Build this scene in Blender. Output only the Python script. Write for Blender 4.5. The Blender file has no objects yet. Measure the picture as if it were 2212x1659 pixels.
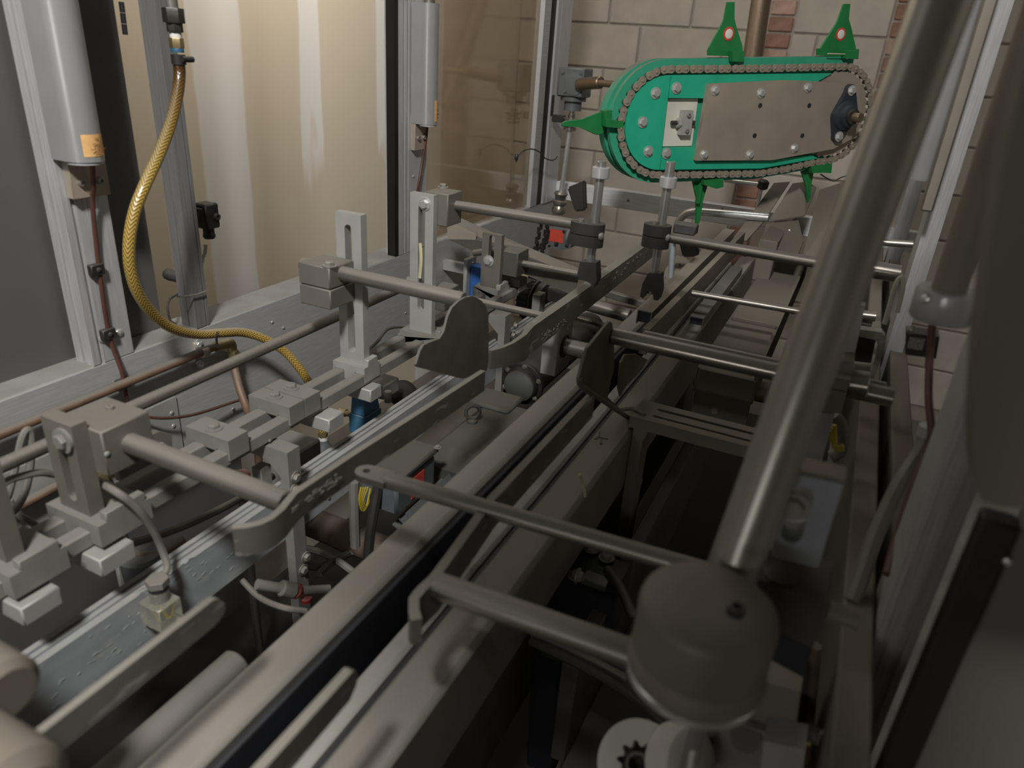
import bpy, bmesh, math, random
from mathutils import Vector, Matrix, Quaternion
random.seed(7)
S = bpy.context.scene
COL = S.collection
PI = math.pi
# ------------------------------------------------------------------ camera frame
F, CX, CY = 1547.0, 1106.0, 829.5
H = 1.55                                   # camera height above the floor
RW = Matrix(((0.8985, 0.2358, -0.3702), (0.4342, -0.3539, 0.8283), (0.0643, -0.9050, -0.4205)))
CAM = Vector((0, 0, H))
def ray(px, py):
    return RW @ Vector(((px-CX)/F, (py-CY)/F, 1.0))
def V(px, py, X=None, Y=None, Z=None, D=None):
    """photo pixel -> world point on the plane X=, Y= or Z= (relative to the eye) or at depth D"""
    r = ray(px, py)
    t = X/r.x if X is not None else Y/r.y if Y is not None else Z/r.z if Z is not None else D
    return CAM + r*t
def W(x, y, z):
    return Vector((x, y, z+H))
cd = bpy.data.cameras.new('camera'); cam = bpy.data.objects.new('camera', cd); COL.objects.link(cam)
S.camera = cam
cd.sensor_width = 36.0; cd.sensor_fit = 'HORIZONTAL'; cd.lens = F/2212*36.0
rx, up, bk = RW @ Vector((1,0,0)), RW @ Vector((0,-1,0)), RW @ Vector((0,0,-1))
cam.matrix_world = Matrix(((rx.x,up.x,bk.x,0),(rx.y,up.y,bk.y,0),(rx.z,up.z,bk.z,H),(0,0,0,1)))
cd.clip_start = 0.02
cd.dof.use_dof = True; cd.dof.focus_distance = 1.75; cd.dof.aperture_fstop = 4.5
# ------------------------------------------------------------------ light, world, exposure
w = bpy.data.worlds.new('world'); S.world = w; w.use_nodes = True
w.node_tree.nodes['Background'].inputs[0].default_value = (1.0, 0.93, 0.84, 1)
w.node_tree.nodes['Background'].inputs[1].default_value = 0.03
def area(name, loc, target, size, power, col=(1, .95, .88), size_y=None):
    d = bpy.data.lights.new(name, 'AREA'); d.energy = power; d.color = col
    d.size = size
    if size_y: d.shape = 'RECTANGLE'; d.size_y = size_y
    o = bpy.data.objects.new(name, d); COL.objects.link(o); o.location = loc
    o.rotation_euler = (Vector(target)-Vector(loc)).to_track_quat('-Z', 'Y').to_euler()
    return o
area('ceiling_lamp_key', (-0.05, -0.55, 2.92), (-0.7, 0.9, 0.9), 0.24, 62, (1, .985, .95))
area('ceiling_lamp_rear', (-0.75, 2.6, 2.95), (-0.75, 2.6, 0), 0.9, 6, (1, .97, .92), size_y=0.25)
area('wall_washer', (-1.16, 1.85, 2.92), (-1.8, 1.85, 2.80), 0.25, 29, (1, .985, .955), size_y=1.9)  # added lamp that only brightens the drywall, no known fixture
area('doorway_lamp', (-0.3, -2.3, 1.45), (-0.5, 1.0, 1.2), 0.9, 6, (1, .98, .95), size_y=0.22)  # added low lamp that gives the rods their bright highlight line
area('aisle_lamp_right', (1.5, 1.2, 2.7), (2.2, 1.2, 2.3), 0.5, 22, (1, .97, .93))  # added lamp aimed at the right wall to brighten it behind the slit
S.view_settings.view_transform = 'Standard'; S.view_settings.look = 'None'
S.view_settings.gamma = 1.0; S.view_settings.use_curve_mapping = False
S.view_settings.exposure = 0.0
# ------------------------------------------------------------------ materials
MATS = {}
def nodes(m):
    m.use_nodes = True
    nt = m.node_tree; return nt, nt.nodes['Principled BSDF']
def mat(name, col, rough=.5, metal=0.0, dust=0.0, var=.15, scale=30., stretch=None, bump=0.0, spec=.5, dcol=(.175,.162,.141), trans=0.0, wear=0.0, coat=0.0):
    """procedural surface: noise-varied colour, optional dust lying on upward faces, brushed stretch, bump, scuffs"""
    if name in MATS: return MATS[name]
    m = bpy.data.materials.new(name); nt, b = nodes(m); N = nt.nodes; L = nt.links
    tc = N.new('ShaderNodeTexCoord'); mp = N.new('ShaderNodeMapping'); L.new(tc.outputs['Object'], mp.inputs[0])
    if stretch: mp.inputs['Scale'].default_value = stretch
    nz = N.new('ShaderNodeTexNoise'); nz.inputs['Scale'].default_value = scale; nz.inputs['Detail'].default_value = 5
    L.new(mp.outputs[0], nz.inputs['Vector'])
    cr = N.new('ShaderNodeValToRGB'); L.new(nz.outputs[0], cr.inputs[0])
    cr.color_ramp.elements[0].position = .3; cr.color_ramp.elements[1].position = .7
    cr.color_ramp.elements[0].color = tuple(c*(1-var) for c in col)+(1,)
    cr.color_ramp.elements[1].color = tuple(min(1, c*(1+var)) for c in col)+(1,)
    out = cr.outputs[0]
    b.inputs['Roughness'].default_value = rough; b.inputs['Metallic'].default_value = metal
    b.inputs['Specular IOR Level'].default_value = spec
    if trans: b.inputs['Transmission Weight'].default_value = trans
    if coat: b.inputs['Coat Weight'].default_value = coat
    if wear:
        n2 = N.new('ShaderNodeTexNoise'); n2.inputs['Scale'].default_value = 55; n2.inputs['Detail'].default_value = 8
        mp2 = N.new('ShaderNodeMapping'); mp2.inputs['Scale'].default_value = (1, .35, 1.5); L.new(tc.outputs['Object'], mp2.inputs[0]); L.new(mp2.outputs[0], n2.inputs['Vector'])
        r2 = N.new('ShaderNodeValToRGB'); r2.color_ramp.elements[0].position = .61; r2.color_ramp.elements[1].position = .66
        L.new(n2.outputs[0], r2.inputs[0])
        mu = N.new('ShaderNodeMath'); mu.operation = 'MULTIPLY'; mu.inputs[1].default_value = wear; L.new(r2.outputs[0], mu.inputs[0])
        mw = N.new('ShaderNodeMix'); mw.data_type = 'RGBA'; mw.inputs[7].default_value = (.62,.61,.58,1)
        L.new(mu.outputs[0], mw.inputs[0]); L.new(out, mw.inputs[6]); out = mw.outputs[2]
    if dust:
        ge = N.new('ShaderNodeNewGeometry'); sx = N.new('ShaderNodeSeparateXYZ'); L.new(ge.outputs['Normal'], sx.inputs[0])
        mr = N.new('ShaderNodeMapRange'); mr.inputs[1].default_value = .25; mr.inputs[2].default_value = .85; L.new(sx.outputs[2], mr.inputs[0])
        n3 = N.new('ShaderNodeTexNoise'); n3.inputs['Scale'].default_value = 14; n3.inputs['Detail'].default_value = 6; L.new(tc.outputs['Object'], n3.inputs['Vector'])
        r3 = N.new('ShaderNodeMapRange'); r3.inputs[1].default_value = .3; r3.inputs[2].default_value = .6; r3.inputs[3].default_value = .7; r3.inputs[4].default_value = 1
        L.new(n3.outputs[0], r3.inputs[0])
        ad = N.new('ShaderNodeMath'); ad.operation = 'MULTIPLY_ADD'; ad.inputs[1].default_value = dust*.85; ad.inputs[2].default_value = dust*.15
        L.new(mr.outputs[0], ad.inputs[0])
        ml = N.new('ShaderNodeMath'); ml.operation = 'MULTIPLY'; ml.use_clamp = True; L.new(ad.outputs[0], ml.inputs[0]); L.new(r3.outputs[0], ml.inputs[1])
        md = N.new('ShaderNodeMix'); md.data_type = 'RGBA'; md.inputs[7].default_value = dcol+(1,)
        L.new(ml.outputs[0], md.inputs[0]); L.new(out, md.inputs[6]); out = md.outputs[2]
        mm = N.new('ShaderNodeMapRange'); mm.inputs[3].default_value = metal; mm.inputs[4].default_value = metal*.1; L.new(ml.outputs[0], mm.inputs[0]); L.new(mm.outputs[0], b.inputs['Metallic'])
        mo = N.new('ShaderNodeMapRange'); mo.inputs[3].default_value = rough; mo.inputs[4].default_value = .85; L.new(ml.outputs[0], mo.inputs[0]); L.new(mo.outputs[0], b.inputs['Roughness'])
    L.new(out, b.inputs['Base Color'])
    if bump:
        bp = N.new('ShaderNodeBump'); bp.inputs['Strength'].default_value = bump; bp.inputs['Distance'].default_value = .004
        L.new(nz.outputs[0], bp.inputs['Height']); L.new(bp.outputs[0], b.inputs['Normal'])
    MATS[name] = m; return m
BY = (8, .35, 8)      # brushed along Y
BZ = (8, 8, .3)       # brushed along Z
BX = (.35, 8, 8)
alu    = mat('aluminium', (.46,.46,.46), .40, .2, 1.0, .12, 60, BY, 0, .5, (.235,.23,.215))
tubem  = mat('light_tube_aluminium', (.40,.40,.405), .30, .4, 0, .05, 20)
alud   = mat('dull_aluminium_post', (.26,.26,.26), .4, .4, 0, .14, 60, BZ)
aluv   = mat('aluminium_post', (.54,.54,.55), .32, .35, 0, .14, 60, BZ)
alup   = mat('aluminium_plate', (.43,.43,.41), .45, .3, .5, .08, 25)
dustal = mat('dusty_aluminium', (.27,.262,.243), .6, .3, .9, .12, 30)
balu   = mat('bright_aluminium', (.72,.72,.73), .4, .15, 0, .12, 40, BX)
rodv   = mat('drop_rod_steel', (.50,.50,.485), .25, .75, 0, .08, 30)
steel  = mat('dusty_steel_rod', (.30,.275,.24), .32, .85, .7, .12, 30, BX)
steelc = mat('bare_steel_rod', (.36,.33,.29), .2, .9, .5, .15, 40, BX)
dsteel = mat('dark_steel_plate', (.17,.155,.135), .5, .6, .6, .18, 18)
guide  = mat('scuffed_guide_steel', (.20,.19,.17), .45, .6, .9, .15, 20, None, 0, .5, (.25,.23,.195), 0, .55)
chrome = mat('bright_zinc', (.68,.68,.66), .25, .65, 0, .1, 80)
zincd  = mat('dusty_zinc', (.42,.40,.36), .4, .8, .75, .1, 60)
brass  = mat('dull_brass', (.42,.33,.18), .38, .8, .35, .15, 40)
copper = mat('tarnished_copper', (.28,.165,.108), .42, .55, 1.0, .2, 30)
black  = mat('black_plastic', (.018,.018,.018), .45, 0, .25, .2, 30)
blackd = mat('dusty_black_plastic', (.035,.034,.032), .55, 0, .8, .2, 30, None, 0, .5, (.13,.12,.10))
rubber = mat('black_rubber', (.010,.012,.018), .6, 0, .1, .25, 20)
conv   = mat('dusty_conveyor_rail', (.22,.208,.185), .5, .5, 1.0, .1, 15, None, 0, .5, (.25,.228,.195))
white  = mat('white_plastic', (.74,.72,.67), .45, 0, .15, .08, 10)
wears  = mat('wear_strip', (.50,.48,.45), .4, 0, .6, .15, 8)
gcable = mat('grey_cable', (.17,.158,.143), .55, 0, .8, .12, 30, None, 0, .5, (.19,.172,.145))
rcable = mat('brown_red_cable', (.085,.03,.02), .5, 0, .25, .15, 30)
bcable = mat('black_cable', (.02,.02,.02), .5, 0, .3, .15, 30)
wcable = mat('white_cable', (.58,.55,.46), .5, 0, .2, .1, 30)
ycable = mat('yellow_cable', (.52,.40,.04), .4, 0, .2, .1, 30)
dtan   = mat('dull_sheet_metal', (.155,.135,.11), .6, .2, 1.0, .12, 10, None, 0, .5, (.175,.152,.122))
tan    = mat('dusty_sheet_metal', (.22,.195,.16), .6, .3, 1.0, .12, 10, None, 0, .5, (.245,.215,.175))
motor  = mat('motor_paint', (.085,.092,.09), .5, .1, .95, .12, 20, None, 0, .5, (.10,.088,.068))
mgrey  = mat('blue_grey_paint', (.12,.133,.142), .4, .1, .35, .1, 30)
blue   = mat('blue_paint', (.045,.17,.30), .42, 0, .55, .12, 30, None, 0, .5, (.2,.2,.19))
bluet  = mat('bright_blue_paint', (.03,.13,.42), .4, 0, .1, .1, 30)
teal   = mat('teal_plastic', (.015,.40,.235), .42, 0, .18, .10, 14, None, 0, .5, (.20,.24,.2))
green  = mat('green_plastic', (.012,.19,.05), .38, 0, .2, .12, 20, None, 0, .5, (.16,.22,.14))
steelp = mat('stained_steel_plate', (.40,.345,.28), .42, .35, .2, .12, 9)
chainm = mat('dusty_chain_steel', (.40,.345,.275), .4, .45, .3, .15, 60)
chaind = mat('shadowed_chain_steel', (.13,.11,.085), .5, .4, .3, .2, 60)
tealr  = mat('dusty_teal_plastic', (.02,.36,.215), .45, 0, 1.0, .10, 14, None, 0, .5, (.16,.155,.125))
bearing= mat('dark_blue_cast_iron', (.028,.034,.048), .45, .2, .35, .15, 30, None, 0, .5, (.1,.1,.1))
redk   = mat('dark_red_plastic', (.20,.016,.013), .45, 0, .3, .1, 30)
red    = mat('red_plastic', (.62,.035,.03), .4, 0, .1, .08, 30)
redl   = mat('red_label', (.60,.07,.045), .5, 0, 0, .1, 60)
orange = mat('orange_label', (.80,.47,.19), .55, 0, 0, .12, 90)
ink    = mat('label_ink', (.20,.08,.03), .6)
wtape  = mat('white_tape', (.78,.76,.72), .6)
bring  = mat('blue_ring', (.035,.12,.20), .45)
blki   = mat('dark_malleable_iron', (.055,.052,.045), .42, .55, .3, .35, 40, None, .3)
pipebr = mat('brown_steel_pipe', (.24,.18,.125), .38, .75, .1, .12, 25, BZ)
pipem  = mat('big_pipe_steel', (.36,.34,.295), .30, .5, .2, .06, 15)
greyp  = mat('dark_grey_panel', (.105,.102,.097), .5, 0, 0, .06, 5)
panelw = mat('grey_door_panel', (.14,.138,.122), .45, .1, 0, .06, 6)
bluegr = mat('blue_grey_plate', (.34,.37,.40), .5, .3, .2, .06, 15)
clearp = mat('clear_plastic', (.80,.78,.66), .12, 0, .2, .05, 20, None, 0, .5, (.5,.47,.4), .82)
gasket = mat('black_gasket', (.006,.006,.006), .6)
cfloor = mat('floor_concrete', (.17,.155,.135), .8, 0, 0, .2, 6, None, .2)
dimw   = mat('dim_painted_wall', (.16,.145,.125), .9, 0, 0, .06, 4)
ceilm  = mat('ceiling_paint', (.12,.11,.10), .9, 0, 0, .05, 4)
mortar = mat('mortar', (.35,.31,.265), .95, 0, 0, .12, 20, None, .4)
blockm = mat('painted_block', (.42,.375,.32), .85, 0, 0, .10, 9, None, .35)
blockw = mat('pale_block', (.52,.475,.42), .85, 0, 0, .12, 9, None, .35)
brickm = mat('worn_red_brick', (.27,.15,.115), .9, 0, 0, .28, 22, None, .5)
brickl = mat('pink_worn_brick', (.42,.28,.225), .9, 0, 0, .22, 22, None, .5)
cwood  = mat('dark_rust_tube', (.16,.105,.075), .6, .3, .7, .25, 14, None, 0, .5, (.13,.115,.09))

def drywall_mat():
    m = bpy.data.materials.new('drywall_with_joint_compound'); nt, b = nodes(m); N = nt.nodes; L = nt.links
    tc = N.new('ShaderNodeNewGeometry'); sx = N.new('ShaderNodeSeparateXYZ'); L.new(tc.outputs['Position'], sx.inputs[0])
    nz = N.new('ShaderNodeTexNoise'); nz.inputs['Scale'].default_value = 2.2; nz.inputs['Detail'].default_value = 6
    mp = N.new('ShaderNodeMapping'); mp.inputs['Scale'].default_value = (1, 1.6, .5); L.new(tc.outputs['Position'], mp.inputs[0]); L.new(mp.outputs[0], nz.inputs['Vector'])
    ns = N.new('ShaderNodeMath'); ns.operation = 'MULTIPLY_ADD'; ns.inputs[1].default_value = .10; ns.inputs[2].default_value = -.05; L.new(nz.outputs[0], ns.inputs[0])
    y = N.new('ShaderNodeMath'); L.new(sx.outputs[1], y.inputs[0]); L.new(ns.outputs[0], y.inputs[1])
    acc = None
    # joint compound trowelled along the sheet joints: centre along the wall, half width, lowest z
    for c, h, z0 in ((1.715, .097, -9), (2.13, .058, H-.42), (2.56, .032, H-.45), (1.20, .05, H+.1), (2.92, .10, -9), (1.50, .02, -9)):
        s = N.new('ShaderNodeMath'); s.operation = 'SUBTRACT'; s.inputs[1].default_value = c; L.new(y.outputs[0], s.inputs[0])
        a = N.new('ShaderNodeMath'); a.operation = 'ABSOLUTE'; L.new(s.outputs[0], a.inputs[0])
        r = N.new('ShaderNodeMapRange'); r.inputs[1].default_value = h+.006; r.inputs[2].default_value = h-.004; L.new(a.outputs[0], r.inputs[0])
        zz = N.new('ShaderNodeMath'); zz.operation = 'MULTIPLY_ADD'; zz.inputs[1].default_value = 2.0; L.new(nz.outputs[0], zz.inputs[0]); L.new(sx.outputs[2], zz.inputs[2])
        q = N.new('ShaderNodeMapRange'); q.inputs[1].default_value = z0+.95; q.inputs[2].default_value = z0+1.1; L.new(zz.outputs[0], q.inputs[0])
        p = N.new('ShaderNodeMath'); p.operation = 'MULTIPLY'; L.new(r.outputs[0], p.inputs[0]); L.new(q.outputs[0], p.inputs[1])
        if acc is None: acc = p
        else:
            mx = N.new('ShaderNodeMath'); mx.operation = 'MAXIMUM'; L.new(acc.outputs[0], mx.inputs[0]); L.new(p.outputs[0], mx.inputs[1]); acc = mx
    n2 = N.new('ShaderNodeTexNoise'); n2.inputs['Scale'].default_value = 5; L.new(tc.outputs['Position'], n2.inputs['Vector'])
    c1 = N.new('ShaderNodeMix'); c1.data_type = 'RGBA'; c1.inputs[6].default_value = (.73,.645,.51,1); c1.inputs[7].default_value = (.77,.69,.555,1); L.new(n2.outputs[0], c1.inputs[0])
    c2 = N.new('ShaderNodeMix'); c2.data_type = 'RGBA'; c2.inputs[7].default_value = (.90,.885,.86,1); L.new(acc.outputs[0], c2.inputs[0]); L.new(c1.outputs[2], c2.inputs[6])
    L.new(c2.outputs[2], b.inputs['Base Color']); b.inputs['Roughness'].default_value = .9
    return m
drywall = drywall_mat()

def braid_mat():
    m = bpy.data.materials.new('amber_braided_hose'); nt, b = nodes(m); N = nt.nodes; L = nt.links
    uv = N.new('ShaderNodeUVMap'); uv.uv_map = 'UVMap'; sx = N.new('ShaderNodeSeparateXYZ'); L.new(uv.outputs[0], sx.inputs[0])
    def math_(op, a, b_=None, c=None):
        n = N.new('ShaderNodeMath'); n.operation = op
        for i, v in enumerate((a, b_, c)):
            if v is None: continue
            if isinstance(v, (int, float)): n.inputs[i].default_value = v
            else: L.new(v, n.inputs[i])
        return n.outputs[0]
    tri = math_('PINGPONG', math_('MULTIPLY', sx.outputs[1], 8.0), 1.0)
    t = math_('FRACT', math_('ADD', math_('MULTIPLY', sx.outputs[0], 150.0), math_('MULTIPLY', tri, 1.6)))
    tt = math_('PINGPONG', t, .5)
    cr = N.new('ShaderNodeValToRGB'); L.new(tt, cr.inputs[0])
    cr.color_ramp.elements[0].position = .08; cr.color_ramp.elements[0].color = (.06,.030,.004,1)
    cr.color_ramp.elements[1].position = .34; cr.color_ramp.elements[1].color = (.54,.37,.09,1)
    # amber stain running down from the clamp (first 15 % of the length)
    mr = N.new('ShaderNodeMapRange'); mr.inputs[1].default_value = .0; mr.inputs[2].default_value = .2; L.new(sx.outputs[0], mr.inputs[0])
    mx = N.new('ShaderNodeMix'); mx.data_type = 'RGBA'; mx.inputs[6].default_value = (.045,.014,.003,1); L.new(mr.outputs[0], mx.inputs[0]); L.new(cr.outputs[0], mx.inputs[7])
    ge = N.new('ShaderNodeNewGeometry'); sn = N.new('ShaderNodeSeparateXYZ'); L.new(ge.outputs['Normal'], sn.inputs[0])
    du = N.new('ShaderNodeMapRange'); du.inputs[1].default_value = .45; du.inputs[2].default_value = .9; du.inputs[4].default_value = .75; L.new(sn.outputs[2], du.inputs[0])
    md = N.new('ShaderNodeMix'); md.data_type = 'RGBA'; md.inputs[7].default_value = (.33,.29,.22,1); L.new(du.outputs[0], md.inputs[0]); L.new(mx.outputs[2], md.inputs[6])
    L.new(md.outputs[2], b.inputs['Base Color']); b.inputs['Roughness'].default_value = .3; b.inputs['Coat Weight'].default_value = .4
    bp = N.new('ShaderNodeBump'); bp.inputs['Strength'].default_value = .5; bp.inputs['Distance'].default_value = .001; L.new(tt, bp.inputs['Height']); L.new(bp.outputs[0], b.inputs['Normal'])
    return m
braid = braid_mat()

def acrylic_mat():
    m = bpy.data.materials.new('dusty_clear_acrylic'); m.use_nodes = True; nt = m.node_tree; N = nt.nodes; L = nt.links
    N.remove(N['Principled BSDF']); out = N['Material Output']
    t = N.new('ShaderNodeBsdfTransparent'); t.inputs[0].default_value = (.86,.80,.72,1)
    g = N.new('ShaderNodeBsdfGlossy'); g.inputs[0].default_value = (.85,.83,.8,1); g.inputs[1].default_value = .06
    d = N.new('ShaderNodeBsdfDiffuse'); d.inputs[0].default_value = (.40,.34,.28,1)
    a = N.new('ShaderNodeMixShader'); a.inputs[0].default_value = .12; L.new(t.outputs[0], a.inputs[1]); L.new(d.outputs[0], a.inputs[2])
    lw = N.new('ShaderNodeLayerWeight'); pw = N.new('ShaderNodeMath'); pw.operation = 'POWER'; pw.inputs[1].default_value = 3.0; L.new(lw.outputs['Facing'], pw.inputs[0])
    f = N.new('ShaderNodeMath'); f.operation = 'MULTIPLY_ADD'; f.inputs[1].default_value = .45; f.inputs[2].default_value = .07; L.new(pw.outputs[0], f.inputs[0])
    c = N.new('ShaderNodeMixShader'); L.new(f.outputs[0], c.inputs[0]); L.new(a.outputs[0], c.inputs[1]); L.new(g.outputs[0], c.inputs[2])
    L.new(c.outputs[0], out.inputs[0]); return m
acrylic = acrylic_mat()

# ------------------------------------------------------------------ mesh helpers
class MB:
    def __init__(s): s.bm = bmesh.new(); s.uv = s.bm.loops.layers.uv.new('UVMap')
    def hexa(s, c8, bev=0.0):
        vs = [s.bm.verts.new(p) for p in c8]
        fs = [s.bm.faces.new([vs[i] for i in q]) for q in ((0,3,2,1),(4,5,6,7),(0,1,5,4),(1,2,6,5),(2,3,7,6),(3,0,4,7))]
        if bev:
            es = set(e for f in fs for e in f.edges)
            bmesh.ops.bevel(s.bm, geom=list(es), offset=bev, segments=1, affect='EDGES', clamp_overlap=True)
        return s
    def box(s, x0, x1, y0, y1, z0, z1, bev=.0012):
        """eye-relative axis box"""
        return s.hexa([W(x,y,z) for z in (z0,z1) for x,y in ((x0,y0),(x1,y0),(x1,y1),(x0,y1))], bev)
    def obox(s, c, ux, uy, uz, a, b, d, bev=.001):
        """oriented box, half sizes a b d"""
        return s.hexa([c+ux*i*a+uy*j*b+uz*k*d for k in (-1,1) for i,j in ((-1,-1),(1,-1),(1,1),(-1,1))], bev)
    def beam(s, p0, p1, wd, ht, upv=None, bev=.001):
        d = (p1-p0); L = d.length; d = d/L
        u = upv or Vector((0,0,1)); sd = d.cross(u).normalized(); u = sd.cross(d)
        return s.obox((p0+p1)/2, sd, d, u, wd/2, L/2, ht/2, bev)
    def ring(s, c, a, b, r, n, ph=0.0):
        return [s.bm.verts.new(c+a*(r*math.cos(2*PI*i/n+ph))+b*(r*math.sin(2*PI*i/n+ph))) for i in range(n)]
    def skin(s, R0, R1):
        n = len(R0)
        for i in range(n): s.bm.faces.new((R0[i], R0[(i+1)%n], R1[(i+1)%n], R1[i]))
    def lathe(s, p, d, prof, n=20, caps=True, ph=0.0):
        """prof: (distance along d, radius)"""
        d = d.normalized(); a = d.orthogonal().normalized(); b = d.cross(a)
        R = [s.ring(p+d*t, a, b, max(r, 1e-5), n, ph) for t, r in prof]
        for q, r in zip(R, R[1:]): s.skin(q, r)
        if caps: s.bm.faces.new(R[0][::-1]); s.bm.faces.new(R[-1])
        return s
    def cyl(s, p0, p1, r, n=18, r2=None, ch=.0):
        L = (p1-p0).length; r2 = r if r2 is None else r2
        pr = [(0,r),(L,r2)] if not ch else [(0,r-ch),(ch,r),(L-ch,r2),(L,r2-ch)]
        return s.lathe(p0, p1-p0, pr, n)
    def pipe(s, p0, p1, r0, r1, n=20):
        d = (p1-p0); L = d.length
        d = d/L; a = d.orthogonal().normalized(); b = d.cross(a)
        R = [s.ring(p0+d*t, a, b, r, n) for t, r in ((0,r0),(L,r0),(L,r1),(0,r1))]
        for i in range(4): s.skin(R[i], R[(i+1)%4])
        return s
    def tube(s, pts, r, n=10, smooth=6, caps=True):
        P = catmull(pts, smooth) if smooth else list(pts)
        T = [(P[min(i+1,len(P)-1)]-P[max(i-1,0)]).normalized() for i in range(len(P))]
        a = T[0].orthogonal().normalized(); Rs = []; lens = [0.0]
        for i in range(1, len(P)): lens.append(lens[-1]+(P[i]-P[i-1]).length)
        for i, p in enumerate(P):
            if i:
                q = T[i-1].rotation_difference(T[i]); a = q @ a
            a = (a-T[i]*a.dot(T[i])).normalized(); b = T[i].cross(a)
            Rs.append(s.ring(p, a, b, r, n))
        for i in range(len(Rs)-1):
            for k in range(n):
                f = s.bm.faces.new((Rs[i][k], Rs[i][(k+1)%n], Rs[i+1][(k+1)%n], Rs[i+1][k]))
                u0, u1 = lens[i]/lens[-1], lens[i+1]/lens[-1]
                for lp, (u, v) in zip(f.loops, ((u0,k/n),(u0,(k+1)/n),(u1,(k+1)/n),(u1,k/n))): lp[s.uv].uv = (u, v)
        if caps: s.bm.faces.new(Rs[0][::-1]); s.bm.faces.new(Rs[-1])
        return s
    def prism(s, pts, vec):
        A = [s.bm.verts.new(p) for p in pts]; B = [s.bm.verts.new(p+vec) for p in pts]
        s.bm.faces.new(A[::-1]); s.bm.faces.new(B); s.skin(A, B); return s
    def holed(s, outer, inner, vec):
        """plate with one hole: outer and inner loops of equal length, extruded by vec"""
        O = [s.bm.verts.new(p) for p in outer]; I = [s.bm.verts.new(p) for p in inner]
        O2 = [s.bm.verts.new(p+vec) for p in outer]; I2 = [s.bm.verts.new(p+vec) for p in inner]
        s.skin(I, O); s.skin(O2, I2); s.skin(O, O2); s.skin(I2, I); return s
    def slot_plate(s, o, ux, uz, vec, wd, ht, sw, z0, z1, cx=None, k=6):
        """plate wd x ht from corner o, with a rounded slot of width sw from z0 to z1"""
        cx = wd/2 if cx is None else cx; r = sw/2; out = []; inn = []
        for i in range(k+1):
            t = PI+PI*i/k; inn.append(o+ux*(cx+r*math.cos(t))+uz*(z0+r+r*math.sin(t))); out.append(o+ux*(wd*i/k))
        for i in range(k+1):
            t = PI*i/k; inn.append(o+ux*(cx+r*math.cos(t))+uz*(z1-r+r*math.sin(t))); out.append(o+ux*(wd*(1-i/k))+uz*ht)
        return s.holed(out, inn, vec)
    def build(s, name, m, parent=None, sharp=38):
        bmesh.ops.recalc_face_normals(s.bm, faces=s.bm.faces)
        me = bpy.data.meshes.new(name)
        if parent is None:
            b = [v.co for v in s.bm.verts]
            o0 = Vector(((min(c.x for c in b)+max(c.x for c in b))/2, (min(c.y for c in b)+max(c.y for c in b))/2, min(c.z for c in b)))
        else: o0 = ORG[root_of(parent)]
        bmesh.ops.translate(s.bm, verts=s.bm.verts, vec=-o0)
        s.bm.to_mesh(me); s.bm.free(); me.materials.append(m)
        me.polygons.foreach_set('use_smooth', [True]*len(me.polygons)); me.set_sharp_from_angle(angle=math.radians(sharp))
        o = bpy.data.objects.new(name, me); COL.objects.link(o)
        if parent is None: o.location = o0; ORG[o.name] = o0
        else: o.parent = parent
        return o
ORG = {}
def root_of(o):
    while o.parent: o = o.parent
    return o.name
def catmull(P, k):
    out = []
    for i in range(len(P)-1):
        p0, p1, p2, p3 = P[max(i-1,0)], P[i], P[i+1], P[min(i+2,len(P)-1)]
        for j in range(k):
            t = j/k
            out.append(.5*((2*p1)+(p2-p0)*t+(2*p0-5*p1+4*p2-p3)*t*t+(3*p1-p0-3*p2+p3)*t**3))
    out.append(P[-1]); return out
def tag(o, label, cat, group=None):
    o['label'] = label; o['category'] = cat
    if group: o['group'] = group
    return o
def thing(name, label, cat, loc, group=None):
    o = bpy.data.objects.new(name, None); COL.objects.link(o); o.location = loc; o.empty_display_size = .02
    ORG[o.name] = Vector(loc); return tag(o, label, cat, group)
def struct(o): o['kind'] = 'structure'; return o
def one(name, mb, m, label, cat, group=None): return tag(mb.build(name, m), label, cat, group)
# shared fastener meshes -------------------------------------------------------
FAST = {}
def fmesh(kind):
    if kind in FAST: return FAST[kind]
    mb = MB(); z = Vector((0,0,1)); o = Vector((0,0,0))
    if kind == 'hex':          # unit: head radius 1, with washer
        mb.lathe(o, z, [(0,1.5),(.24,1.5)], 18); mb.lathe(o+z*.22, z, [(0,1),(.62,1),(.78,.86)], 6)
    elif kind == 'cap':        # socket head cap screw
        mb.lathe(o, z, [(0,1),(.95,1),(1.0,.92),(1.0,.5),(.55,.5),(.55,.01)], 14)
    elif kind == 'round':
        mb.lathe(o, z, [(0,1),(.3,.92),(.5,.6),(.56,.05)], 12)
    me = bpy.data.meshes.new('bolt_'+kind); bmesh.ops.recalc_face_normals(mb.bm, faces=mb.bm.faces)
    mb.bm.to_mesh(me); mb.bm.free(); FAST[kind] = me
    me.polygons.foreach_set('use_smooth', [True]*len(me.polygons)); me.set_sharp_from_angle(angle=math.radians(35))
    return me
FM = {}
def bolt(parent, p, d, r=.006, kind='hex', m=None, name='bolt', spin=None):
    m = m or chrome
    key = (kind, m.name)
    if key not in FM:
        me = fmesh(kind).copy(); me.materials.append(m); FM[key] = me
    o = bpy.data.objects.new(name, FM[key]); COL.objects.link(o); o.parent = parent
    o.location = p-ORG[root_of(parent)]; o.scale = (r, r, r)
    q = Vector(d).to_track_quat('Z', 'Y'); q = q @ Quaternion((0,0,1), random.uniform(0, 1) if spin is None else spin)
    o.rotation_mode = 'QUATERNION'; o.rotation_quaternion = q
    return o
def label_on(parent, name, c, ux, uz, wd, ht, m=None, lines=(), txt=None, off=.0004):
    """a printed label: thin plate, with real lettering set on it"""
    n = ux.cross(uz).normalized()
    MB().obox(c+n*off, ux, uz, n, wd/2, ht/2, off, 0).build(name, m or orange, parent)
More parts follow.
